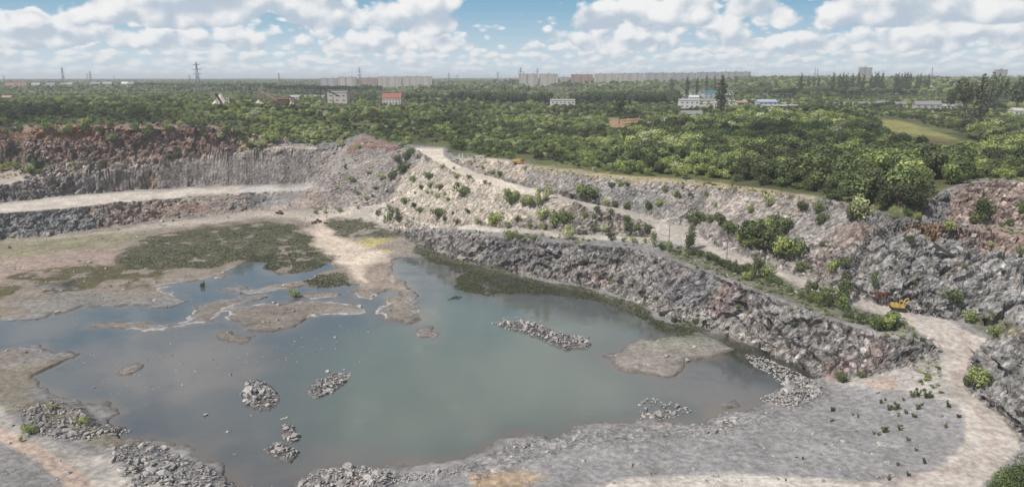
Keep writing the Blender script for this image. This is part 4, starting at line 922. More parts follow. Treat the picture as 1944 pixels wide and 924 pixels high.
# ------------------------------------------------------------------ built things
class MB:
    def __init__(s): s.bm = bmesh.new()
    def box(s, c, d, rot=None, bev=0.0):
        r = bmesh.ops.create_cube(s.bm, size=1); vs = r['verts']
        bmesh.ops.scale(s.bm, vec=d, verts=vs)
        if bev:
            es = list({e for v in vs for e in v.link_edges}); q = bmesh.ops.bevel(s.bm, geom=es, offset=bev, segments=2, affect='EDGES'); vs = list({v for f in q['faces'] for v in f.verts} | {v for v in vs if v.is_valid})
        M = Matrix.Translation(c) @ (rot.to_4x4() if rot else Matrix.Identity(4)); bmesh.ops.transform(s.bm, matrix=M, verts=vs); return s
    def bar(s, a, b, r, n=6, r2=None):
        a, b = Vector(a), Vector(b); d = b - a
        q = bmesh.ops.create_cone(s.bm, cap_ends=True, segments=n, radius1=r, radius2=r if r2 is None else r2, depth=d.length)
        M = Matrix.Translation((a + b) / 2) @ d.to_track_quat('Z', 'Y').to_matrix().to_4x4(); bmesh.ops.transform(s.bm, matrix=M, verts=q['verts']); return s
    def prism(s, prof, y0, y1):           # outline in x,z pulled along y
        a = [s.bm.verts.new((x, y0, z)) for x, z in prof]; b = [s.bm.verts.new((x, y1, z)) for x, z in prof]; n = len(prof)
        s.bm.faces.new(a[::-1]); s.bm.faces.new(b)
        for i in range(n): s.bm.faces.new((a[i], a[(i + 1) % n], b[(i + 1) % n], b[i]))
        bmesh.ops.recalc_face_normals(s.bm, faces=s.bm.faces); return s
    def build(s, name, mat, parent=None):
        me = bpy.data.meshes.new(name); bmesh.ops.recalc_face_normals(s.bm, faces=s.bm.faces); s.bm.to_mesh(me); s.bm.free(); me.materials.append(mat); return link(name, me, parent)
rx = lambda a: Matrix.Rotation(a, 3, 'X'); ry = lambda a: Matrix.Rotation(a, 3, 'Y'); rz = lambda a: Matrix.Rotation(a, 3, 'Z')
M = {k: simple_mat(k, *v) for k, v in {
    'yellow_paint': ((.42, .28, .065), .7, 0, .25), 'dark_steel': ((.035, .032, .03), .6, .3), 'rusty_steel': ((.13, .055, .035), .85), 'red_paint': ((.20, .05, .035), .6), 'dark_glass': ((.02, .025, .03), .15),
    'weathered_wood': ((.09, .075, .06), .9), 'white_paint': ((.52, .51, .49), .7, 0, .06), 'panel_concrete': ((.46, .42, .375), .85, 0, .08, .05), 'grey_concrete': ((.33, .325, .32), .85, 0, .12, .1), 'pale_plaster': ((.46, .42, .36), .85, 0, .08, .1),
    'red_tiles': ((.27, .095, .075), .8, 0, .12), 'teal_metal': ((.04, .25, .26), .5, 0, .1), 'slate_roof': ((.20, .20, .21), .8, 0, .15), 'grey_roof': ((.30, .295, .29), .8, 0, .12), 'blue_metal': ((.32, .36, .42), .6, 0, .1), 'pink_brick': ((.34, .20, .16), .9), 'sand_pile': ((.50, .44, .36), .95), 'galvanised': ((.23, .235, .24), .5, .4), 'brown_timber': ((.055, .045, .038), .85), 'orange_paint': ((.45, .16, .04), .6), 'window_dark': ((.07, .08, .09), .3)}.items()}

def excavator():
    p = hit(1705, 589); root = empty('excavator', (p.x, p.y, p.z), math.radians(-14), 'yellow crawler excavator parked beside the haul road under the right cliff', 'excavator')
    root.scale = (1.15,) * 3
    for s in (-1, 1):
        MB().prism([(-2.3, .35), (-1.9, .0), (1.9, .0), (2.3, .35), (2.3, .62), (1.95, .92), (-1.95, .92), (-2.3, .62)], s * 1.15 - .3, s * 1.15 + .3).build('track', M['dark_steel'], root)
    MB().box((0, 0, .75), (1.6, 1.9, .5)).bar((0, 0, .9), (0, 0, 1.2), .7, 14).build('undercarriage', M['dark_steel'], root)
    MB().prism([(-2.0, 1.2), (1.6, 1.2), (1.6, 1.75), (.2, 1.9), (-.2, 2.35), (-2.0, 2.35), (-2.2, 2.0)], -1.3, 1.3).build('body', M['yellow_paint'], root)
    MB().box((-2.1, 0, 1.7), (.5, 2.3, .9), None, .12).build('counterweight', M['yellow_paint'], root)
    cab = MB().prism([(.25, 1.75), (1.55, 1.75), (1.5, 2.4), (1.2, 3.05), (.25, 3.05)], .3, 1.25).build('cab', M['yellow_paint'], root)
    MB().prism([(.4, 2.2), (1.56, 2.15), (1.52, 2.4), (1.25, 2.92), (.4, 2.92)], .27, 1.28).build('window', M['dark_glass'], cab)
    bm = MB(); bm.bar((1.2, -.1, 1.8), (1.7, -.1, 3.8), .3, 8, .26); bm.bar((1.7, -.1, 3.8), (2.6, -.1, 4.3), .26, 8, .2); bm.build('boom', M['yellow_paint'], root)
    ar = MB().bar((2.5, -.1, 4.4), (2.9, -.1, 2.1), .2, 8, .14).build('arm', M['yellow_paint'], root)
    MB().prism([(2.7, 2.1), (3.1, 2.0), (3.0, 1.35), (2.3, 1.15), (2.05, 1.55)], -.6, .4).build('bucket', M['dark_steel'], root)
    MB().bar((-1.5, -.7, 2.3), (-1.5, -.7, 2.9), .08).build('exhaust_pipe', M['dark_steel'], root)
excavator()
def rusty_hut():
    p = hit(1671, 566); root = empty('site_cabin', (p.x, p.y, p.z - .1), math.radians(-12), 'rust brown metal site cabin beside the yellow excavator', 'cabin')
    MB().box((0, 0, 1.3), (3.4, 2.4, 2.4)).build('wall', M['rusty_steel'], root); MB().box((0, 0, 2.56), (3.7, 2.7, .12)).build('roof', M['rusty_steel'], root)
    d = MB().box((-.7, -1.22, 1.1), (.85, .06, 1.9)).build('door', M['dark_steel'], root); MB().box((-.4, -1.27, 1.1), (.05, .05, .2)).build('handle', M['galvanised'], d)
    MB().box((.7, -1.22, 1.6), (.8, .05, .7)).build('window', M['dark_glass'], root)
    for s in (-1, 1): MB().box((s * 1.3, 0, .05), (.25, 2.4, .22)).build('skid', M['dark_steel'], root)
rusty_hut()
def dump_truck():
    p = hit(984, 311); root = empty('dump_truck', (p.x, p.y, p.z), math.radians(-6), 'yellow dump truck on the sandy ledge above the rubble slope', 'truck'); root.scale = (.95,) * 3
    MB().box((0, 0, 1.0), (7.2, 1.6, .35)).build('chassis', M['dark_steel'], root)
    MB().prism([(-3.8, 1.5), (1.2, 1.25), (1.5, 3.1), (2.2, 3.2), (2.2, 3.35), (1.2, 3.3), (-4.1, 2.6)], -1.35, 1.35).build('tipper_body', M['yellow_paint'], root)
    c = MB().prism([(1.8, 1.1), (3.7, 1.1), (3.7, 1.9), (3.2, 3.0), (1.8, 3.0)], -1.2, 1.2).build('cab', M['orange_paint'], root)
    MB().prism([(2.1, 2.0), (3.68, 2.0), (3.28, 2.85), (2.1, 2.85)], -1.23, 1.23).build('window', M['dark_glass'], c)
    for x in (-2.7, -1.4, 2.7):
        for s in (-1, 1):
            w_ = MB().bar((x, s * .85, .6), (x, s * 1.35, .6), .6, 14).build('wheel', M['dark_steel'], root); MB().bar((x, s * 1.3, .6), (x, s * 1.38, .6), .3, 10).build('rim', M['yellow_paint'], w_)
dump_truck()
def loader(px, py, rz_, paint, label, sc):
    p = hit(px, py); root = empty('wheel_loader', (p.x, p.y, p.z), rz_, label, 'loader'); root.scale = (sc,) * 3
    MB().prism([(-3.0, .9), (.4, .8), (.4, 1.7), (-.9, 1.9), (-3.1, 1.75)], -.95, .95).build('body', paint, root)
    c = MB().box((-.4, 0, 2.3), (1.5, 1.5, 1.3), None, .1).build('cab', paint, root); MB().box((-.4, 0, 2.4), (1.54, 1.3, .8)).build('window', M['dark_glass'], c)
    MB().box((1.2, 0, 1.0), (1.8, 1.1, .7)).build('front_frame', M['dark_steel'], root)
    for s in (-1, 1): MB().bar((.9, s * .5, 1.5), (3.1, s * .5, .7), .14, 6).build('lift_arm', paint, root)
    MB().prism([(3.0, .15), (4.1, .1), (3.5, .6), (3.4, 1.3), (2.95, 1.2)], -1.4, 1.4).build('bucket', M['rusty_steel'], root)
    for x in (-1.9, 1.3):
        for s in (-1, 1): MB().bar((x, s * .8, .75), (x, s * 1.3, .75), .75, 14).build('wheel', M['dark_steel'], root)
loader(602, 423, math.radians(200), M['red_paint'], 'dark red wheel loader at the head of the sandy track', 1.0)
loader(531, 406, math.radians(150), M['rusty_steel'], 'rust coloured wheel loader on the ramp under the lower bench', .95)
def drill():
    p = hit(618, 424); root = empty('drill_rig', (p.x, p.y, p.z), .3, 'thin rust red drill rig mast beside the dark red loader', 'drill rig')
    MB().box((0, 0, .5), (2.2, 1.5, .7), None, .1).build('body', M['red_paint'], root)
    for s in (-1, 1): MB().prism([(-1.3, .2), (-1, 0), (1, 0), (1.3, .2), (1, .5), (-1, .5)], s * .8 - .2, s * .8 + .2).build('track', M['dark_steel'], root)
    m = MB(); [m.bar((.9 + dx, dy, .4), (.9 + dx, dy, 6.2), .08, 5) for dx, dy in ((0, -.2), (0, .2), (.3, 0))]; [m.bar((.9, -.2, z), (1.2, 0, z + .6), .05, 4) for z in np.arange(.6, 5.6, .7)]; m.box((1.0, 0, 6.25), (.6, .6, .2)); m.build('mast', M['orange_paint'], root)
drill()
def beam_wreck():                          # long dark steel pieces lying across the cliff
    p = hit(1786, 482); root = empty('conveyor_wreck', (p.x - .4, p.y - 2.2, p.z + 1.5), 0, 'dark rusted conveyor frame lying askew on the right cliff', 'wreck')
    a = ry(math.radians(24)) @ rz(math.radians(-8))
    m = MB(); c0 = Vector((0, -.2, 0)); m.box(c0, (8.6, 1.5, .35), a)
    for s in (-1, 1): m.box(c0 + a @ Vector((0, s * .75, .35)), (8.6, .16, .9), a)
    for i in range(-3, 4): m.box(c0 + a @ Vector((i * 1.3, 0, .25)), (.2, 1.5, .3), a)
    m.build('trough', M['brown_timber'], root)
    b = ry(math.radians(33)) @ rz(math.radians(-6)); m = MB(); m.box((-1.0, .7, 1.6), (7.2, .35, .35), b); m.box((-1.0, .7, 1.25), (6.4, .2, .2), b); m.build('boom', M['brown_timber'], root)
    m = MB(); m.bar((2.2, .5, .3), (2.0, 2.2, -2.6), .12); m.bar((-2.4, .3, .6), (-2.3, 2.2, -1.6), .12); m.build('prop', M['brown_timber'], root)
beam_wreck()
def pole(px, py, h, lean, label):
    p = hit(px, py); root = empty('utility_pole', (p.x, p.y, p.z), 0, label, 'pole')
    MB().bar((0, 0, -.4), (lean, 0, h), .17, 8, .11).build('post', M['weathered_wood'], root); MB().box((lean * .93, 0, h * .93), (1.5, .12, .14)).build('crossarm', M['weathered_wood'], root)
    for s in (-1, 0, 1): MB().bar((lean * .93 + s * .6, 0, h * .94), (lean * .93 + s * .6, 0, h * .94 + .3), .06).build('insulator', M['grey_concrete'], root)
pole(1270, 455, 7.6, .1, 'bare wooden pole standing in the widest part of the haul road')
pole(1380, 492, 8.0, -.25, 'leaning wooden pole between the haul road and the lake wall')
p = hit(1767, 370); o = limb_mesh('dead_tree', [([(0, 0, -.3), (-.5, 0, 1.6), (-1.5, .2, 3.4)], .22, .06), ([(-.4, 0, 1.4), (.3, .3, 2.6)], .1, .03), ([(-1.0, .1, 2.4), (-1.9, -.2, 2.7)], .07, .02)]); o = link('dead_tree', o, None, M_DEAD); o.location = p; tag(o, 'bleached leaning dead tree trunk among the bushes on the hill at the right', 'dead tree')
for px, py, h, lb in ((872, 299, 2.4, 'white concrete post left of its twin where the haul road leaves the wood'), (878, 299, 2.6, 'white concrete post right of its twin where the haul road leaves the wood')):
    p = hit(px, py); m = MB().box((0, 0, h / 2), (.8, .6, h), None, .06).box((0, 0, .1), (1.3, 1.0, .3)); o = m.build('marker_post', M['white_paint']); o.location = p; tag(o, lb, 'post')

# ------------------------------------------------------------------ lattice pylons along the sky line
def pylon_mesh():
    m = MB(); H = 1.0
    lv = [(0, .10), (.35, .055), (.62, .03), (.95, .012), (1.0, .004)]
    for (z0, w0), (z1, w1) in zip(lv, lv[1:]):
        cs0 = [(sx * w0, sy * w0, z0) for sx, sy in ((-1, -1), (1, -1), (1, 1), (-1, 1))]; cs1 = [(sx * w1, sy * w1, z1) for sx, sy in ((-1, -1), (1, -1), (1, 1), (-1, 1))]
        for i in range(4): m.bar(cs0[i], cs1[i], .006, 4); m.bar(cs0[i], cs1[(i + 1) % 4], .004, 4); m.bar(cs0[(i + 1) % 4], cs1[i], .004, 4)
    return m
def pylon(px, ytop, dep, label, arms=True):
    p = at_d(px, 150, dep); z = land_z(p.x, p.y); top = at_d(px, ytop, dep).z; h = top - z
    root = empty('power_pylon', (p.x, p.y, z), R.uniform(-.3, .3), label, 'pylon', 'power pylons on the skyline'); root.scale = (h, h, h)
    pylon_mesh().build('tower', M['galvanised'], root)
    if arms:
        for zz, L in ((.62, .13), (.76, .16), (.9, .11)):
            m = MB(); [m.bar((0, 0, zz + .02), (s * L, 0, zz), .006, 4) for s in (-1, 1)]; [m.bar((0, 0, zz - .02), (s * L, 0, zz), .005, 4) for s in (-1, 1)]; m.build('crossarm', M['galvanised'], root)
PY = [(8,143,2300,'short pylon over the red roofed houses at the far left'), (120,128,1900,'pylon second tallest on the left skyline'), (166,139,2400,'thin pylon left of a close pair on the left skyline'), (172,135,2200,'taller pylon of a close pair on the left skyline'), (217,143,2900,'faint small pylon right of the close pair on the left skyline'),
      (360,142,2300,'small pylon left of the tallest pylon'), (375,117,1500,'tallest power pylon on the left skyline'), (530,138,2300,'lone pylon above the trees left of the apartment blocks'), (683,128,2100,'pylon rising in front of the left apartment blocks'), (852,138,2500,'faint pylon right of the left apartment blocks'),
      (868,141,2700,'smaller faint pylon above the dark tree belt'), (945,136,2500,'pylon left of the central apartment blocks'), (988,128,2300,'left pylon of the two by the central apartment blocks'), (1020,129,2350,'right pylon of the two by the central apartment blocks'), (1546,128,2600,'left mast of a thin pair over the right woods'), (1551,130,2650,'right mast of a thin pair over the right woods'), (1768,127,2300,'mast right of the poplar row')]
for px, yt, dep, lb in PY: pylon(px, yt, dep, lb, px not in (1546, 1551, 1768, 217))

# ------------------------------------------------------------------ houses, blocks, works
def facade_mat(name, wall, win, nx, nz):  # rows of windows and panel joints on a distant slab block, in the block's own coordinates
    t = NT(name); g_ = t.n('ShaderNodeTexCoord').outputs['Object']; s = t.n('ShaderNodeSeparateXYZ'); t.l(g_, s.inputs[0])
    fx = t.math('FRACT', t.math('DIVIDE', t.math('ADD', s.outputs[0], s.outputs[1]), nx)); fz = t.math('FRACT', t.math('DIVIDE', s.outputs[2], nz))
    m = t.math('MULTIPLY', t.math('MULTIPLY', t.math('GREATER_THAN', fx, .25), t.math('LESS_THAN', fx, .72)), t.math('MULTIPLY', t.math('GREATER_THAN', fz, .28), t.math('LESS_THAN', fz, .76)))
    bay = t.math('GREATER_THAN', t.math('FRACT', t.math('DIVIDE', s.outputs[0], nx * 7)), .72)
    base = t.mix(t.math('MULTIPLY', bay, .55), wall, (wall[0] * .62, wall[1] * .48, wall[2] * .42)); n = t.noise(g_, .12, 3); base = t.mix(t.rng(n, .3, .7, 0, .25), base, (.3, .27, .25))
    b = t.n('ShaderNodeBsdfPrincipled'); t.l(t.mix(m, base, win), b.inputs['Base Color']); b.inputs['Roughness'].default_value = .8
    return t.out(b.outputs[0])
M_BLOCK = facade_mat('panel_facade', (.50, .455, .40), (.11, .12, .13), 3.2, 2.9); M_BLOCKG = facade_mat('grey_panel_facade', (.38, .37, .365), (.11, .12, .13), 3.2, 2.9); M_BRICKB = facade_mat('brick_facade', (.36, .22, .18), (.10, .10, .11), 3.2, 2.9)
def block(x0, x1, ytop, dep, mat, label, deep=13, rz_=0.0):
    a, b = at_d(x0, 150, dep), at_d(x1, 150, dep); L = b.x - a.x; cx = (a.x + b.x) / 2; z = land_z(cx, dep) - 1; H = at_d(x0, ytop, dep).z - z
    root = empty('apartment_block', (cx, dep, z), rz_, label, 'apartment block', 'apartment blocks on the skyline')
    MB().box((0, 0, H / 2), (L, deep, H)).build('wall', mat, root)
    m = MB().box((0, 0, H + .35), (L + .8, deep + .8, .7)); m.build('roof', M['grey_roof'], root)
    for i in range(max(1, int(L / 28))):
        x = -L / 2 + (i + .5) * L / max(1, int(L / 28)); MB().box((x, 0, H + 1.9), (5, 4, 2.4)).build('stair_head', M['grey_concrete'], root)
        MB().box((x + 8, -deep / 2 - .6, H / 2), (3.2, 1.2, H * .92)).build('balcony_stack', mat, root)
BL = [(608,640,149,2600,M_BLOCKG,'pale grey block farthest left on the skyline, half behind trees'), (642,676,147,2550,M_BLOCK,'cream slab block left of the front pylon'), (686,716,148,2500,M_BRICKB,'brick toned block just right of the front pylon'), (718,762,146.5,2550,M_BLOCK,'long cream block above the red roofed house'), (764,820,146,2600,M_BLOCK,'cream slab block at the right end of the left row'),
      (925,956,152,2750,M_BLOCKG,'low grey block left of the central cream blocks'), (985,1021,141,2250,M_BLOCK,'cream block with the left central pylon before it'), (1024,1059,141,2250,M_BLOCK,'cream block right of the central pylons'), (1062,1080,147,2500,M_BLOCKG,'small grey block between the cream and brick blocks'), (1084,1125,142,2250,M_BRICKB,'dark brick block in the middle of the skyline'),
      (1128,1172,141,2300,M_BLOCK,'cream block right of the dark brick block'), (1174,1222,140,2300,M_BLOCK,'cream block in the middle of the right row'), (1224,1268,139,2350,M_BLOCKG,'grey block at the right of the cream row'), (1270,1320,139,2400,M_BLOCKG,'grey long block above the industrial yard'), (1322,1366,138,2450,M_BLOCKG,'grey block behind the teal roofed hall'), (1368,1424,137,2500,M_BLOCKG,'grey block at the right end of the skyline row, half behind trees'),
      (1630,1652,129,2000,M_BLOCKG,'tall grey tower behind the poplar row'), (1888,1908,133,1900,M_BLOCKG,'grey tower behind the tall trees at the far right')]
for q in BL: block(*q)
def house(px, pyb, w_, d_, h, roof_h, wall, roof, label, name='house', cat='house', dep=None, rz_=0.0, wins=3, grp=None):
    p = at_d(px, pyb, dep) if dep else hit(px, pyb); z = land_z(p.x, p.y) - .3
    root = empty(name, (p.x, p.y, z), rz_, label, cat, grp)
    MB().box((0, 0, h / 2), (w_, d_, h)).build('wall', wall, root)
    MB().prism([(-d_ / 2 - .5, h - .1), (d_ / 2 + .5, h - .1), (d_ / 2 + .5, h + .1), (0, h + roof_h), (-d_ / 2 - .5, h + .1)], -w_ / 2 - .5, w_ / 2 + .5).build('roof', roof, root).rotation_euler = (0, 0, PI / 2)
    for i in range(wins):
        x = -w_ / 2 + (i + .5) * w_ / wins
        for z_ in ([h * .5] if h < 5 else [h * .3, h * .72]): MB().box((x, -d_ / 2 - .03, z_), (w_ / wins * .4, .1, min(1.6, h * .28))).build('window', M['window_dark'], root)
# the works and houses at the edge of the town
house(745, 190, 26, 14, 10, 6.5, M['pale_plaster'], M['red_tiles'], 'cream two storey house with a bright red roof in the trees', dep=1050, wins=6)
house(643, 192, 27, 18, 15, 2.0, M['pale_plaster'], M['slate_roof'], 'tall beige crusher hall with a dark conveyor against it', 'crusher_hall', 'hall', dep=1050, wins=3)
house(1068, 188, 34, 16, 11, 1.6, M['white_paint'], M['grey_roof'], 'white flat hall in the gap of the dark tree belt', 'warehouse', 'hall', dep=1050, wins=6)
YARD = [(1308, 187, 26, 14, 11, 2, 'white_paint', 'grey_roof', 'white hall at the left of the industrial yard', 1000), (1352, 166, 34, 16, 10, 4, 'white_paint', 'teal_metal', 'hall with a bright teal roof', 1350), (1338, 180, 40, 14, 6, 2.5, 'pale_plaster', 'slate_roof', 'long low grey roofed hall below the teal roof', 1100), (1318, 168, 16, 10, 7, 3, 'white_paint', 'white_paint', 'small white gabled shed left of the teal roof', 1250),
        (1312, 212, 22, 12, 5, 3.5, 'grey_concrete', 'slate_roof', 'grey roofed shed nearest the wood', 800), (1362, 196, 7, 9, 10, 1.5, 'pale_plaster', 'pale_plaster', 'narrow pale tower like building beside the dark poplar', 900), (1408, 183, 16, 9, 5, 2.5, 'pale_plaster', 'pink_brick', 'pale house right of the dark poplar', 1050), (1424, 182, 20, 9, 6, 2.5, 'white_paint', 'grey_roof', 'white two storey house left of the blue hall', 1100),
        (1455, 188, 24, 14, 9, 3, 'blue_metal', 'blue_metal', 'pale blue metal hall in the right woods', 950), (1480, 194, 42, 13, 5, 1.6, 'white_paint', 'grey_roof', 'long low white shed in front of the blue hall', 900), (1606, 184, 36, 9, 4.5, 2, 'pale_plaster', 'grey_roof', 'long pale cowshed left in the row of houses', 1050), (1636, 186, 22, 9, 4.5, 2.4, 'pale_plaster', 'slate_roof', 'low pale house right of the long cowshed', 1050),
        (1676, 182, 18, 9, 5, 3, 'white_paint', 'slate_roof', 'small white house in the middle of the row', 1050), (1712, 186, 22, 10, 5.5, 3, 'pale_plaster', 'slate_roof', 'pale house with a slate roof right of the middle of the row', 1020), (1762, 182, 32, 12, 7, 4.5, 'grey_concrete', 'slate_roof', 'large house with a wide bluish slate roof', 980), (1796, 184, 20, 10, 5, 3, 'pale_plaster', 'grey_roof', 'pale house right of the wide slate roof', 980), (1826, 184, 16, 9, 5, 3, 'pale_plaster', 'slate_roof', 'small pale house at the right end of the row', 980),
        (1936, 200, 16, 12, 8, 3, 'white_paint', 'pale_plaster', 'white house at the right edge on the far slope', 800)]
for px, py, a, b, c, d, wm, rm, lb, dep in YARD: house(px, py, a, b, c, d, M[wm], M[rm], lb, 'house' if 'house' in lb else 'shed', 'house' if 'house' in lb else 'hall', dep, R.uniform(-.12, .12), 4)
LEFTH = [(22,163,18,'red_tiles','red roofed house at the left end of the skyline'), (42,163,20,'red_tiles','second red roofed house at the far left'), (70,166,16,'grey_roof','grey roofed house right of the two red roofs'), (98,165,18,'slate_roof','slate roofed house under the second tallest pylon'), (128,163,20,'grey_roof','wide grey roofed house on the left skyline'), (182,164,18,'slate_roof','dark roofed house right of the close pair of pylons'), (205,166,16,'grey_roof','small grey house right of the dark roofed one'), (238,163,12,'white_paint','white gabled house on the left skyline'), (250,166,16,'slate_roof','dark house joined to the white gable'), (15,182,20,'pink_brick','pinkish house low at the left edge'),
         (318,167,7,'white_paint','tiny white house left of the tallest pylon'), (560,168,18,'grey_roof','grey roofed shed above the crusher'), (588,168,18,'grey_roof','pale roofed shed left of the crusher hall'), (605,172,22,'slate_roof','dark roofed shed left of the crusher hall'), (838,168,24,'grey_roof','grey roofed sheds right of the red roofed house'), (832,182,14,'grey_roof','pale low shed in front of the dark belt')]
for px, py, w_, rm, lb in LEFTH: house(px, py, w_ * (1.4 if py < 167 else .9), 11, 8 if py < 167 else 5, 5 if py < 167 else 3, M['pale_plaster'], M[rm], lb, 'house' if 'house' in lb else 'shed', 'house' if 'house' in lb else 'shed', 2000 if py < 167 else 1150, R.uniform(-.25, .25), 3)
# crushing plant: gravel heaps, slanting belts on trestles
def gravel_heap(px, py, r_, h, dep, label, mat='sand_pile'):
    p = at_d(px, py, dep); z = land_z(p.x, p.y); bm = bmesh.new(); n_, k_ = 26, 7; prev = None
    for j in range(k_ + 1):
        f_ = j / k_; ring = [bm.verts.new((math.cos(2 * PI * i / n_) * r_ * (1 - f_ * .97) * R.uniform(.92, 1.08), math.sin(2 * PI * i / n_) * r_ * (1 - f_ * .97) * R.uniform(.92, 1.08), h * (f_ - .12 * math.sin(f_ * PI)) - .3)) for i in range(n_)]
        if prev: [bm.faces.new((prev[i], prev[(i + 1) % n_], ring[(i + 1) % n_], ring[i])) for i in range(n_)]
        prev = ring
    bm.faces.new(prev); me = bpy.data.meshes.new('gravel_heap'); bm.to_mesh(me); bm.free(); o = link('gravel_heap', me, None, M[mat]); o.location = (p.x, p.y, z); tag(o, label, 'gravel heap')
gravel_heap(420, 198, 15, 15, 900, 'large pale gravel heap with a dark conveyor before it')
gravel_heap(553, 198, 10, 8, 900, 'small pale gravel heap right of the pink conveyor')
gravel_heap(492, 198, 9, 7, 920, 'low sandy heap under the pink conveyor')
def conveyor(a, b, dep, mat, label, w_=2.0):
    A, B = at_d(a[0], a[1], dep), at_d(b[0], b[1], dep); root = empty('conveyor', A, 0, label, 'conveyor')
    d = B - A; m = MB(); q = d.to_track_quat('X', 'Z').to_matrix(); m.box(d / 2, (d.length, w_, .5), q)
    for s in (-1, 1): m.box(d / 2 + q @ Vector((0, s * w_ / 2, .7)), (d.length, .2, .9), q)
    m.build('belt_gallery', mat, root)
    for f_ in (.35, .7, .97):
        P = A + d * f_; z = land_z(P.x, P.y) - .5
        if P.z - z > 1:
            m = MB(); [m.bar((P.x - A.x + s * .4, s * .9, z - A.z), (P.x - A.x, s * .5, P.z - A.z), .25, 5) for s in (-1, 1)]; m.bar((P.x - A.x, -.8, (z + P.z) / 2 - A.z), (P.x - A.x, .8, (z + P.z) / 2 - A.z), .15, 5); m.build('trestle', mat, root)
conveyor((422, 200), (409, 178), 870, M['dark_steel'], 'dark steep conveyor in front of the large gravel heap', 2.6)
conveyor((525, 192), (490, 170), 880, M['pink_brick'], 'pinkish conveyor slanting over the sandy heap')
conveyor((645, 184), (607, 166), 1020, M['dark_steel'], 'long dark conveyor running to the beige crusher hall')
conveyor((566, 192), (548, 184), 890, M['rusty_steel'], 'short rusty conveyor feeding the small gravel heap')
house(535, 196, 16, 9, 9, 2, M['rusty_steel'], M['rusty_steel'], 'rusty crusher house between the pink conveyor and the small heap', 'crusher', 'crusher', 900, 0.1, 2)
# poplars and tall trees that break the sky line
POP = [(1582,136,1500),(1594,138,1520),(1601,137,1500),(1608,138,1510),(1619,138,1500),(1631,135,1480),(1640,140,1500),(1655,139,1500),(1662,136,1510),(1667,135,1500),(1675,135,1500),(1700,138,1500),(1706,137,1520),(1712,138,1480),(1717,136,1500),(1723,136,1500),(1729,137,1500),(1742,140,1550),(1748,138,1540),(1757,141,1560),(1763,140,1560),(1521,137,1450),(1555,143,1600),(1535,144,1600),(1546,144,1600),(1276,146,1500),(1305,144,1400),(1324,145,1400),(1342,142,1500),(1358,141,1500),(1372,139,1500)]
for px, yt, dep in POP:
    p = at_d(px, 150, dep); z = land_z(p.x, p.y); h = at_d(px, yt, dep).z - z
    plant('poplar', (p.x, p.y, z), h, R.uniform(.05, .22), 'dark poplar in the row along the right skyline' if px > 1500 else 'single dark poplar before the grey blocks of the skyline', 'tree', 'poplars along the right skyline' if px > 1500 else 'poplars before the grey blocks', R.uniform(.75, 1.1))
BIGT = [(1372,142,205,820,'poplar',.06,'very dark broad poplar beside the industrial yard'), (1840,140,192,760,'tree',.06,'tall dark tree left of the dark poplar at the far right'), (1869,138,230,700,'poplar',.04,'tall dark poplar in the right woods'), (1900,132,185,900,'tree',.3,'tall green tree with a domed head at the far right'), (1886,135,185,920,'poplar',.15,'slim tall tree left of the domed tree'), (1938,140,200,800,'tree',.05,'dark tall tree at the right edge'), (1810,160,195,900,'tree',.08,'dark tree right of the row of houses'), (1178,176,205,760,'tree',.06,'square dark tree below the right tree belt'), (712,212,250,720,'slim',.05,'dark slender pine in the scrub above the corner talus'), (722,222,248,720,'slim',.1,'lower slender pine beside the taller one')]
for px, yt, yb, dep, kind, t, lb in BIGT:
    p = at_d(px, 150, dep); z = land_z(p.x, p.y); h = at_d(px, yt, dep).z - z
    plant(kind, (p.x, p.y, z), h, t, lb, 'tree', None, .62 if kind == 'tree' else 1.2)
# shelter belts: dense rows of dark trees in front of the town
bx, bt, bh, bk = [], [], [], []
for x0, x1, yb, dep, rows, hh in ((770, 862, 186, 1150, 5, 14), (858, 1046, 190, 1130, 8, 19), (1092, 1292, 190, 1130, 9, 19), (1185, 1260, 215, 800, 3, 8), (1290, 1360, 204, 860, 3, 8), (500, 720, 168, 1700, 5, 13), (250, 520, 165, 2000, 5, 12), (1470, 1600, 205, 760, 4, 8), (1560, 1860, 196, 880, 4, 8)):
    a = at_d(x0, 150, dep).x; b = at_d(x1, 150, dep).x
    for r_ in range(rows):
        x = a
        while x < b:
            X_, Y_ = x + R.uniform(-2, 2), dep + r_ * 7 + R.uniform(-2, 2); bx.append((X_, Y_, land_z(X_, Y_) - .3)); bt.append(R.uniform(.04, .24)); bh.append(hh * R.uniform(.75, 1.12)); bk.append(R.randrange(4)); x += R.uniform(4.5, 7)
gn_stuff('tree_belt', bx, bh, bt, bk, [proto[('tree', v)] for v in range(4)], 'dense dark belts of trees between the scrub and the town', np.full(len(bx), .9))
# ------------------------------------------------------------------ camera, sun, sky
cam = bpy.data.cameras.new('camera'); cam.sensor_width = 36; cam.lens = 18 / math.tan(math.radians(35)); cam.clip_start = 1; cam.clip_end = 60000
co = bpy.data.objects.new('camera', cam); COL.objects.link(co); co.location = CAM; co.rotation_euler = (PI / 2 - PITCH, 0, 0)
SC.camera = co
SUN_AZ, SUN_EL = math.radians(-128), math.radians(50)     # clockwise from north (+y), height
sdir = Vector((math.sin(SUN_AZ) * math.cos(SUN_EL), math.cos(SUN_AZ) * math.cos(SUN_EL), math.sin(SUN_EL)))
sl = bpy.data.lights.new('sun', 'SUN'); sl.energy = 4.6; sl.angle = math.radians(.55); sl.color = (1, .95, .88)
so = bpy.data.objects.new('sun', sl); COL.objects.link(so); so.rotation_euler = (-sdir).to_track_quat('-Z', 'Y').to_euler()

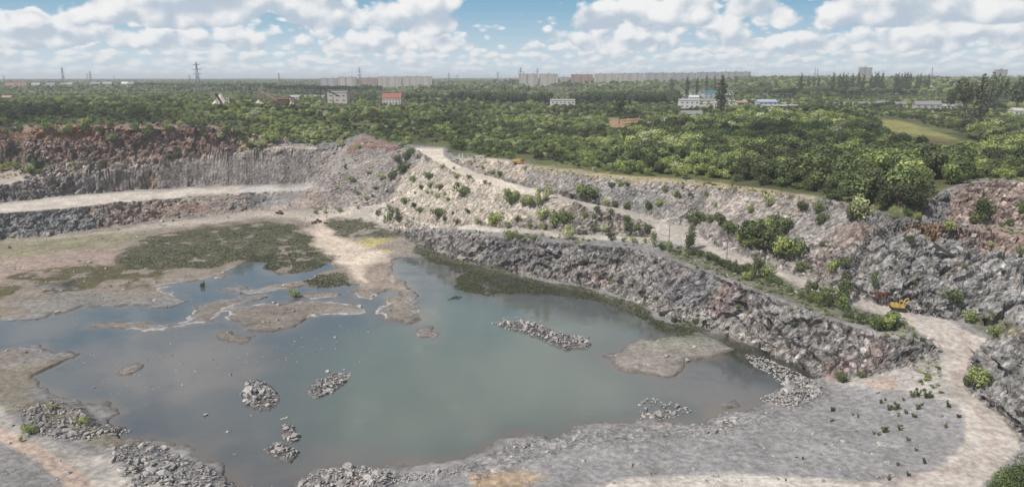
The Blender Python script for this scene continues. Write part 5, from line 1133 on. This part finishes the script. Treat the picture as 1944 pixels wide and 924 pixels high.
# unseen clouds added out of frame, sunward of the patches they shade
def add_shade_cloud(x, y, alt, rx_, ry_, rz_, seed, label):
    rg = random.Random(seed); b = bmesh.new(); bmesh.ops.create_icosphere(b, subdivisions=4, radius=1)
    lob = [(Vector((rg.uniform(-.8, .8), rg.uniform(-.8, .8), rg.uniform(-.1, .6))).normalized(), rg.uniform(.15, .5), rg.uniform(3, 9)) for _ in range(14)]
    for v in b.verts:
        d = v.co.normalized(); r_ = .62 + sum(a_ * math.exp(-k_ * (1 - d.dot(c_)) * 2) for c_, a_, k_ in lob) * .55
        v.co = Vector((d.x * r_ * rx_, d.y * r_ * ry_, max(d.z * r_, -.25) * rz_))
    me_ = bpy.data.meshes.new('shade_cloud'); b.to_mesh(me_); b.free(); o_ = bpy.data.objects.new('shade_cloud', me_); COL.objects.link(o_); o_.location = (x, y, alt); o_['kind'] = 'stuff'; o_['label'] = label
    me_.materials.append(M_SHADE_CLOUD)
M_SHADE_CLOUD = bpy.data.materials.new('shade_cloud_vapour'); M_SHADE_CLOUD.use_nodes = True; M_SHADE_CLOUD.node_tree.nodes.clear(); cv_ = M_SHADE_CLOUD.node_tree.nodes.new('ShaderNodeVolumePrincipled'); cv_.inputs['Color'].default_value = (.99, .99, .99, 1); cv_.inputs['Density'].default_value = .012
co_ = M_SHADE_CLOUD.node_tree.nodes.new('ShaderNodeOutputMaterial'); M_SHADE_CLOUD.node_tree.links.new(cv_.outputs[0], co_.inputs['Volume'])
for (tx, ty, rx_, ry_, sd) in ((250, 545, 165, 95, 1), (-380, 730, 150, 70, 2), (520, 1350, 260, 120, 3), (-500, 1700, 300, 140, 4), (120, 900, 120, 60, 6)):   # the place each one shades
    A_ = 950 - 55; add_shade_cloud(tx + sdir.x / sdir.z * A_, ty + sdir.y / sdir.z * A_, 950, rx_, ry_, 75, sd, 'unseen cumulus added overhead to shade the land')
# thin summer air over the whole country
hz = bpy.data.meshes.new('haze'); hb = bmesh.new(); bmesh.ops.create_cube(hb, size=1); bmesh.ops.scale(hb, vec=(46000, 46000, 155), verts=hb.verts); bmesh.ops.translate(hb, vec=(0, 0, 155 / 2 - 6), verts=hb.verts); hb.to_mesh(hz); hb.free()
ho = bpy.data.objects.new('haze', hz); COL.objects.link(ho); ho['kind'] = 'stuff'
hm = bpy.data.materials.new('air'); hm.use_nodes = True; hm.node_tree.nodes.clear(); pv = hm.node_tree.nodes.new('ShaderNodeVolumePrincipled'); pv.inputs['Color'].default_value = (.93, .96, 1.0, 1); pv.inputs['Density'].default_value = .00013; pv.inputs['Anisotropy'].default_value = .1
mo = hm.node_tree.nodes.new('ShaderNodeOutputMaterial'); hm.node_tree.links.new(pv.outputs[0], mo.inputs['Volume']); hz.materials.append(hm)

wd = bpy.data.worlds.new('World'); SC.world = wd; wd.use_nodes = True
wt = wd.node_tree; wt.nodes.clear()
w = NT.__new__(NT); w.t = wt; w.m = None
sky = w.n('ShaderNodeTexSky', sky_type='NISHITA', sun_disc=False, sun_elevation=SUN_EL, sun_rotation=SUN_AZ, air_density=1.0, dust_density=.6, ozone_density=1.5, altitude=100)
tc = w.n('ShaderNodeTexCoord').outputs['Generated']
sep = w.n('ShaderNodeSeparateXYZ'); w.l(tc, sep.inputs[0])
az = w.math('ARCTAN2', sep.outputs[0], sep.outputs[1]); el = w.math('ARCSINE', sep.outputs[2])
BGS = .10
G = 1 / BGS / 2 ** .15                   # cloud and air colours below are what the photo shows
def g(r, gg, b): return (r * G, gg * G, b * G)
low = w.mix(w.rng(el, .0, .115, 0, 1), g(.64, .76, .83), g(.215, .445, .635))
skyc = w.mix(w.rng(el, .16, .6, 0, 1), low, sky.outputs['Color'])
def bump(px, py, rx_, ry_, amp_):         # a gap (negative) or a bank (positive) in the cloud cover
    a0 = math.atan2(px - 972, FPX); e0 = math.atan2(148 - py, FPX)
    dx = w.math('DIVIDE', w.math('SUBTRACT', az, a0), rx_ / FPX); dy = w.math('DIVIDE', w.math('SUBTRACT', el, e0), ry_ / FPX)
    r2 = w.math('ADD', w.math('MULTIPLY', dx, dx), w.math('MULTIPLY', dy, dy))
    return w.math('MULTIPLY', w.math('POWER', 2.718, w.math('MULTIPLY', r2, -1)), amp_)
cover = None
for q in ((962, 20, 105, 85, -.42), (1085, 8, 70, 40, -.26), (108, 28, 65, 30, -.30), (1940, 10, 60, 45, -.34), (1500, 45, 40, 40, -.16), (560, 75, 60, 25, -.14), (820, 60, 75, 55, .16), (400, 35, 240, 42, .13), (1110, 62, 75, 30, .17), (1290, 20, 170, 30, .14), (1700, 50, 190, 60, .10), (50, 70, 90, 40, .12)):
    v = bump(*q); cover = v if cover is None else w.math('ADD', cover, v)
def layer(prev, e0, h, k, seed, thr, contrast, bright, dark, squash=1.35, det=6, use_cover=0.0):
    # a row of cumulus whose bases lie near height e0 and whose heads rise by about h (radians)
    def dens(du, dv, det):
        cv = w.n('ShaderNodeCombineXYZ'); w.l(w.math('ADD', w.math('MULTIPLY', az, k), du + seed * 7.7), cv.inputs[0]); w.l(w.math('ADD', w.math('MULTIPLY', el, k * squash), dv + seed * 3.1), cv.inputs[1])
        nd = w.n('ShaderNodeTexNoise', noise_dimensions='2D'); w.l(cv.outputs[0], nd.inputs['Vector']); nd.inputs['Scale'].default_value = 1; nd.inputs['Detail'].default_value = det; nd.inputs['Roughness'].default_value = .55; n = nd.outputs['Fac']
        if det < 4: return n
        vo = w.n('ShaderNodeTexVoronoi', feature='SMOOTH_F1', voronoi_dimensions='2D'); w.l(cv.outputs[0], vo.inputs['Vector']); vo.inputs['Scale'].default_value = 2.6; vo.inputs['Smoothness'].default_value = .35
        return w.math('ADD', n, w.math('MULTIPLY', w.math('SUBTRACT', .45, vo.outputs['Distance']), .40))
    n = dens(0, 0, det); n2 = dens(-.10, .17, max(det - 1, 3) if det < 5 else det - 1)
    top = w.rng(el, e0 + h * .2, e0 + h * 1.3, 0, 1); bot = w.rng(el, e0 - h * .2, e0 + h * .1, 1, 0)
    d = w.math('SUBTRACT', w.math('SUBTRACT', n, w.math('MULTIPLY', top, .30)), w.math('MULTIPLY', bot, .40))
    if use_cover: d = w.math('ADD', d, w.math('MULTIPLY', cover, use_cover))
    a = w.rng(d, thr, thr + contrast, 0, 1)
    lit = w.rng(w.math('ADD', w.math('SUBTRACT', n, n2), w.math('MULTIPLY', w.rng(el, e0 - h * .1, e0 + h * .9, -.5, .5), .30)), -.22, .13, 0, 1)
    return w.mix(a, prev, w.mix(lit, dark, bright))
skyc = layer(skyc, .002, .024, 22, 1.7, .30, .26, g(.82, .87, .90), g(.63, .73, .80), 2.2, 5, .2)
skyc = layer(skyc, .016, .036, 19, 5.2, .335, .19, g(.87, .90, .91), g(.60, .69, .77), 1.9, 6, .6)
skyc = layer(skyc, .034, .050, 14, 9.4, .36, .15, g(.92, .93, .94), g(.54, .625, .715), 1.35, 7, 1.1)
skyc = layer(skyc, .062, .080, 10, 14.9, .375, .14, g(.95, .95, .95), g(.52, .605, .70), 1.25, 7, 1.1)
skyc = layer(skyc, .15, .13, 5, 23.0, .36, .16, g(.92, .93, .93), g(.50, .57, .66), 1.3, 4)
skyc = layer(skyc, .33, .26, 2.6, 31.0, .40, .16, g(.92, .93, .94), g(.50, .57, .66), 1.3, 3)
skyc = layer(skyc, .75, .5, 1.4, 41.0, .46, .14, g(.9, .92, .94), g(.5, .57, .66), 1.3, 3)
bg = w.n('ShaderNodeBackground'); w.l(skyc, bg.inputs[0]); bg.inputs[1].default_value = BGS
wo = w.n('ShaderNodeOutputWorld'); w.l(bg.outputs[0], wo.inputs['Surface'])

vs = SC.view_settings; SC.display_settings.display_device = 'sRGB'
vs.view_transform = 'Standard'; vs.look = 'None'; vs.gamma = 1; vs.exposure = .08; vs.use_curve_mapping = False
SC.render.engine = 'CYCLES'
cy = SC.cycles; cy.max_bounces = 4; cy.diffuse_bounces = 2; cy.glossy_bounces = 2; cy.transmission_bounces = 2; cy.transparent_max_bounces = 8; cy.volume_bounces = 0
wd.cycles.sampling_method = 'MANUAL'; wd.cycles.sample_map_resolution = 512
cy.use_denoising = True
try: cy.denoiser = 'OPENIMAGEDENOISE'
except Exception: pass
cy.caustics_reflective = False; cy.caustics_refractive = False
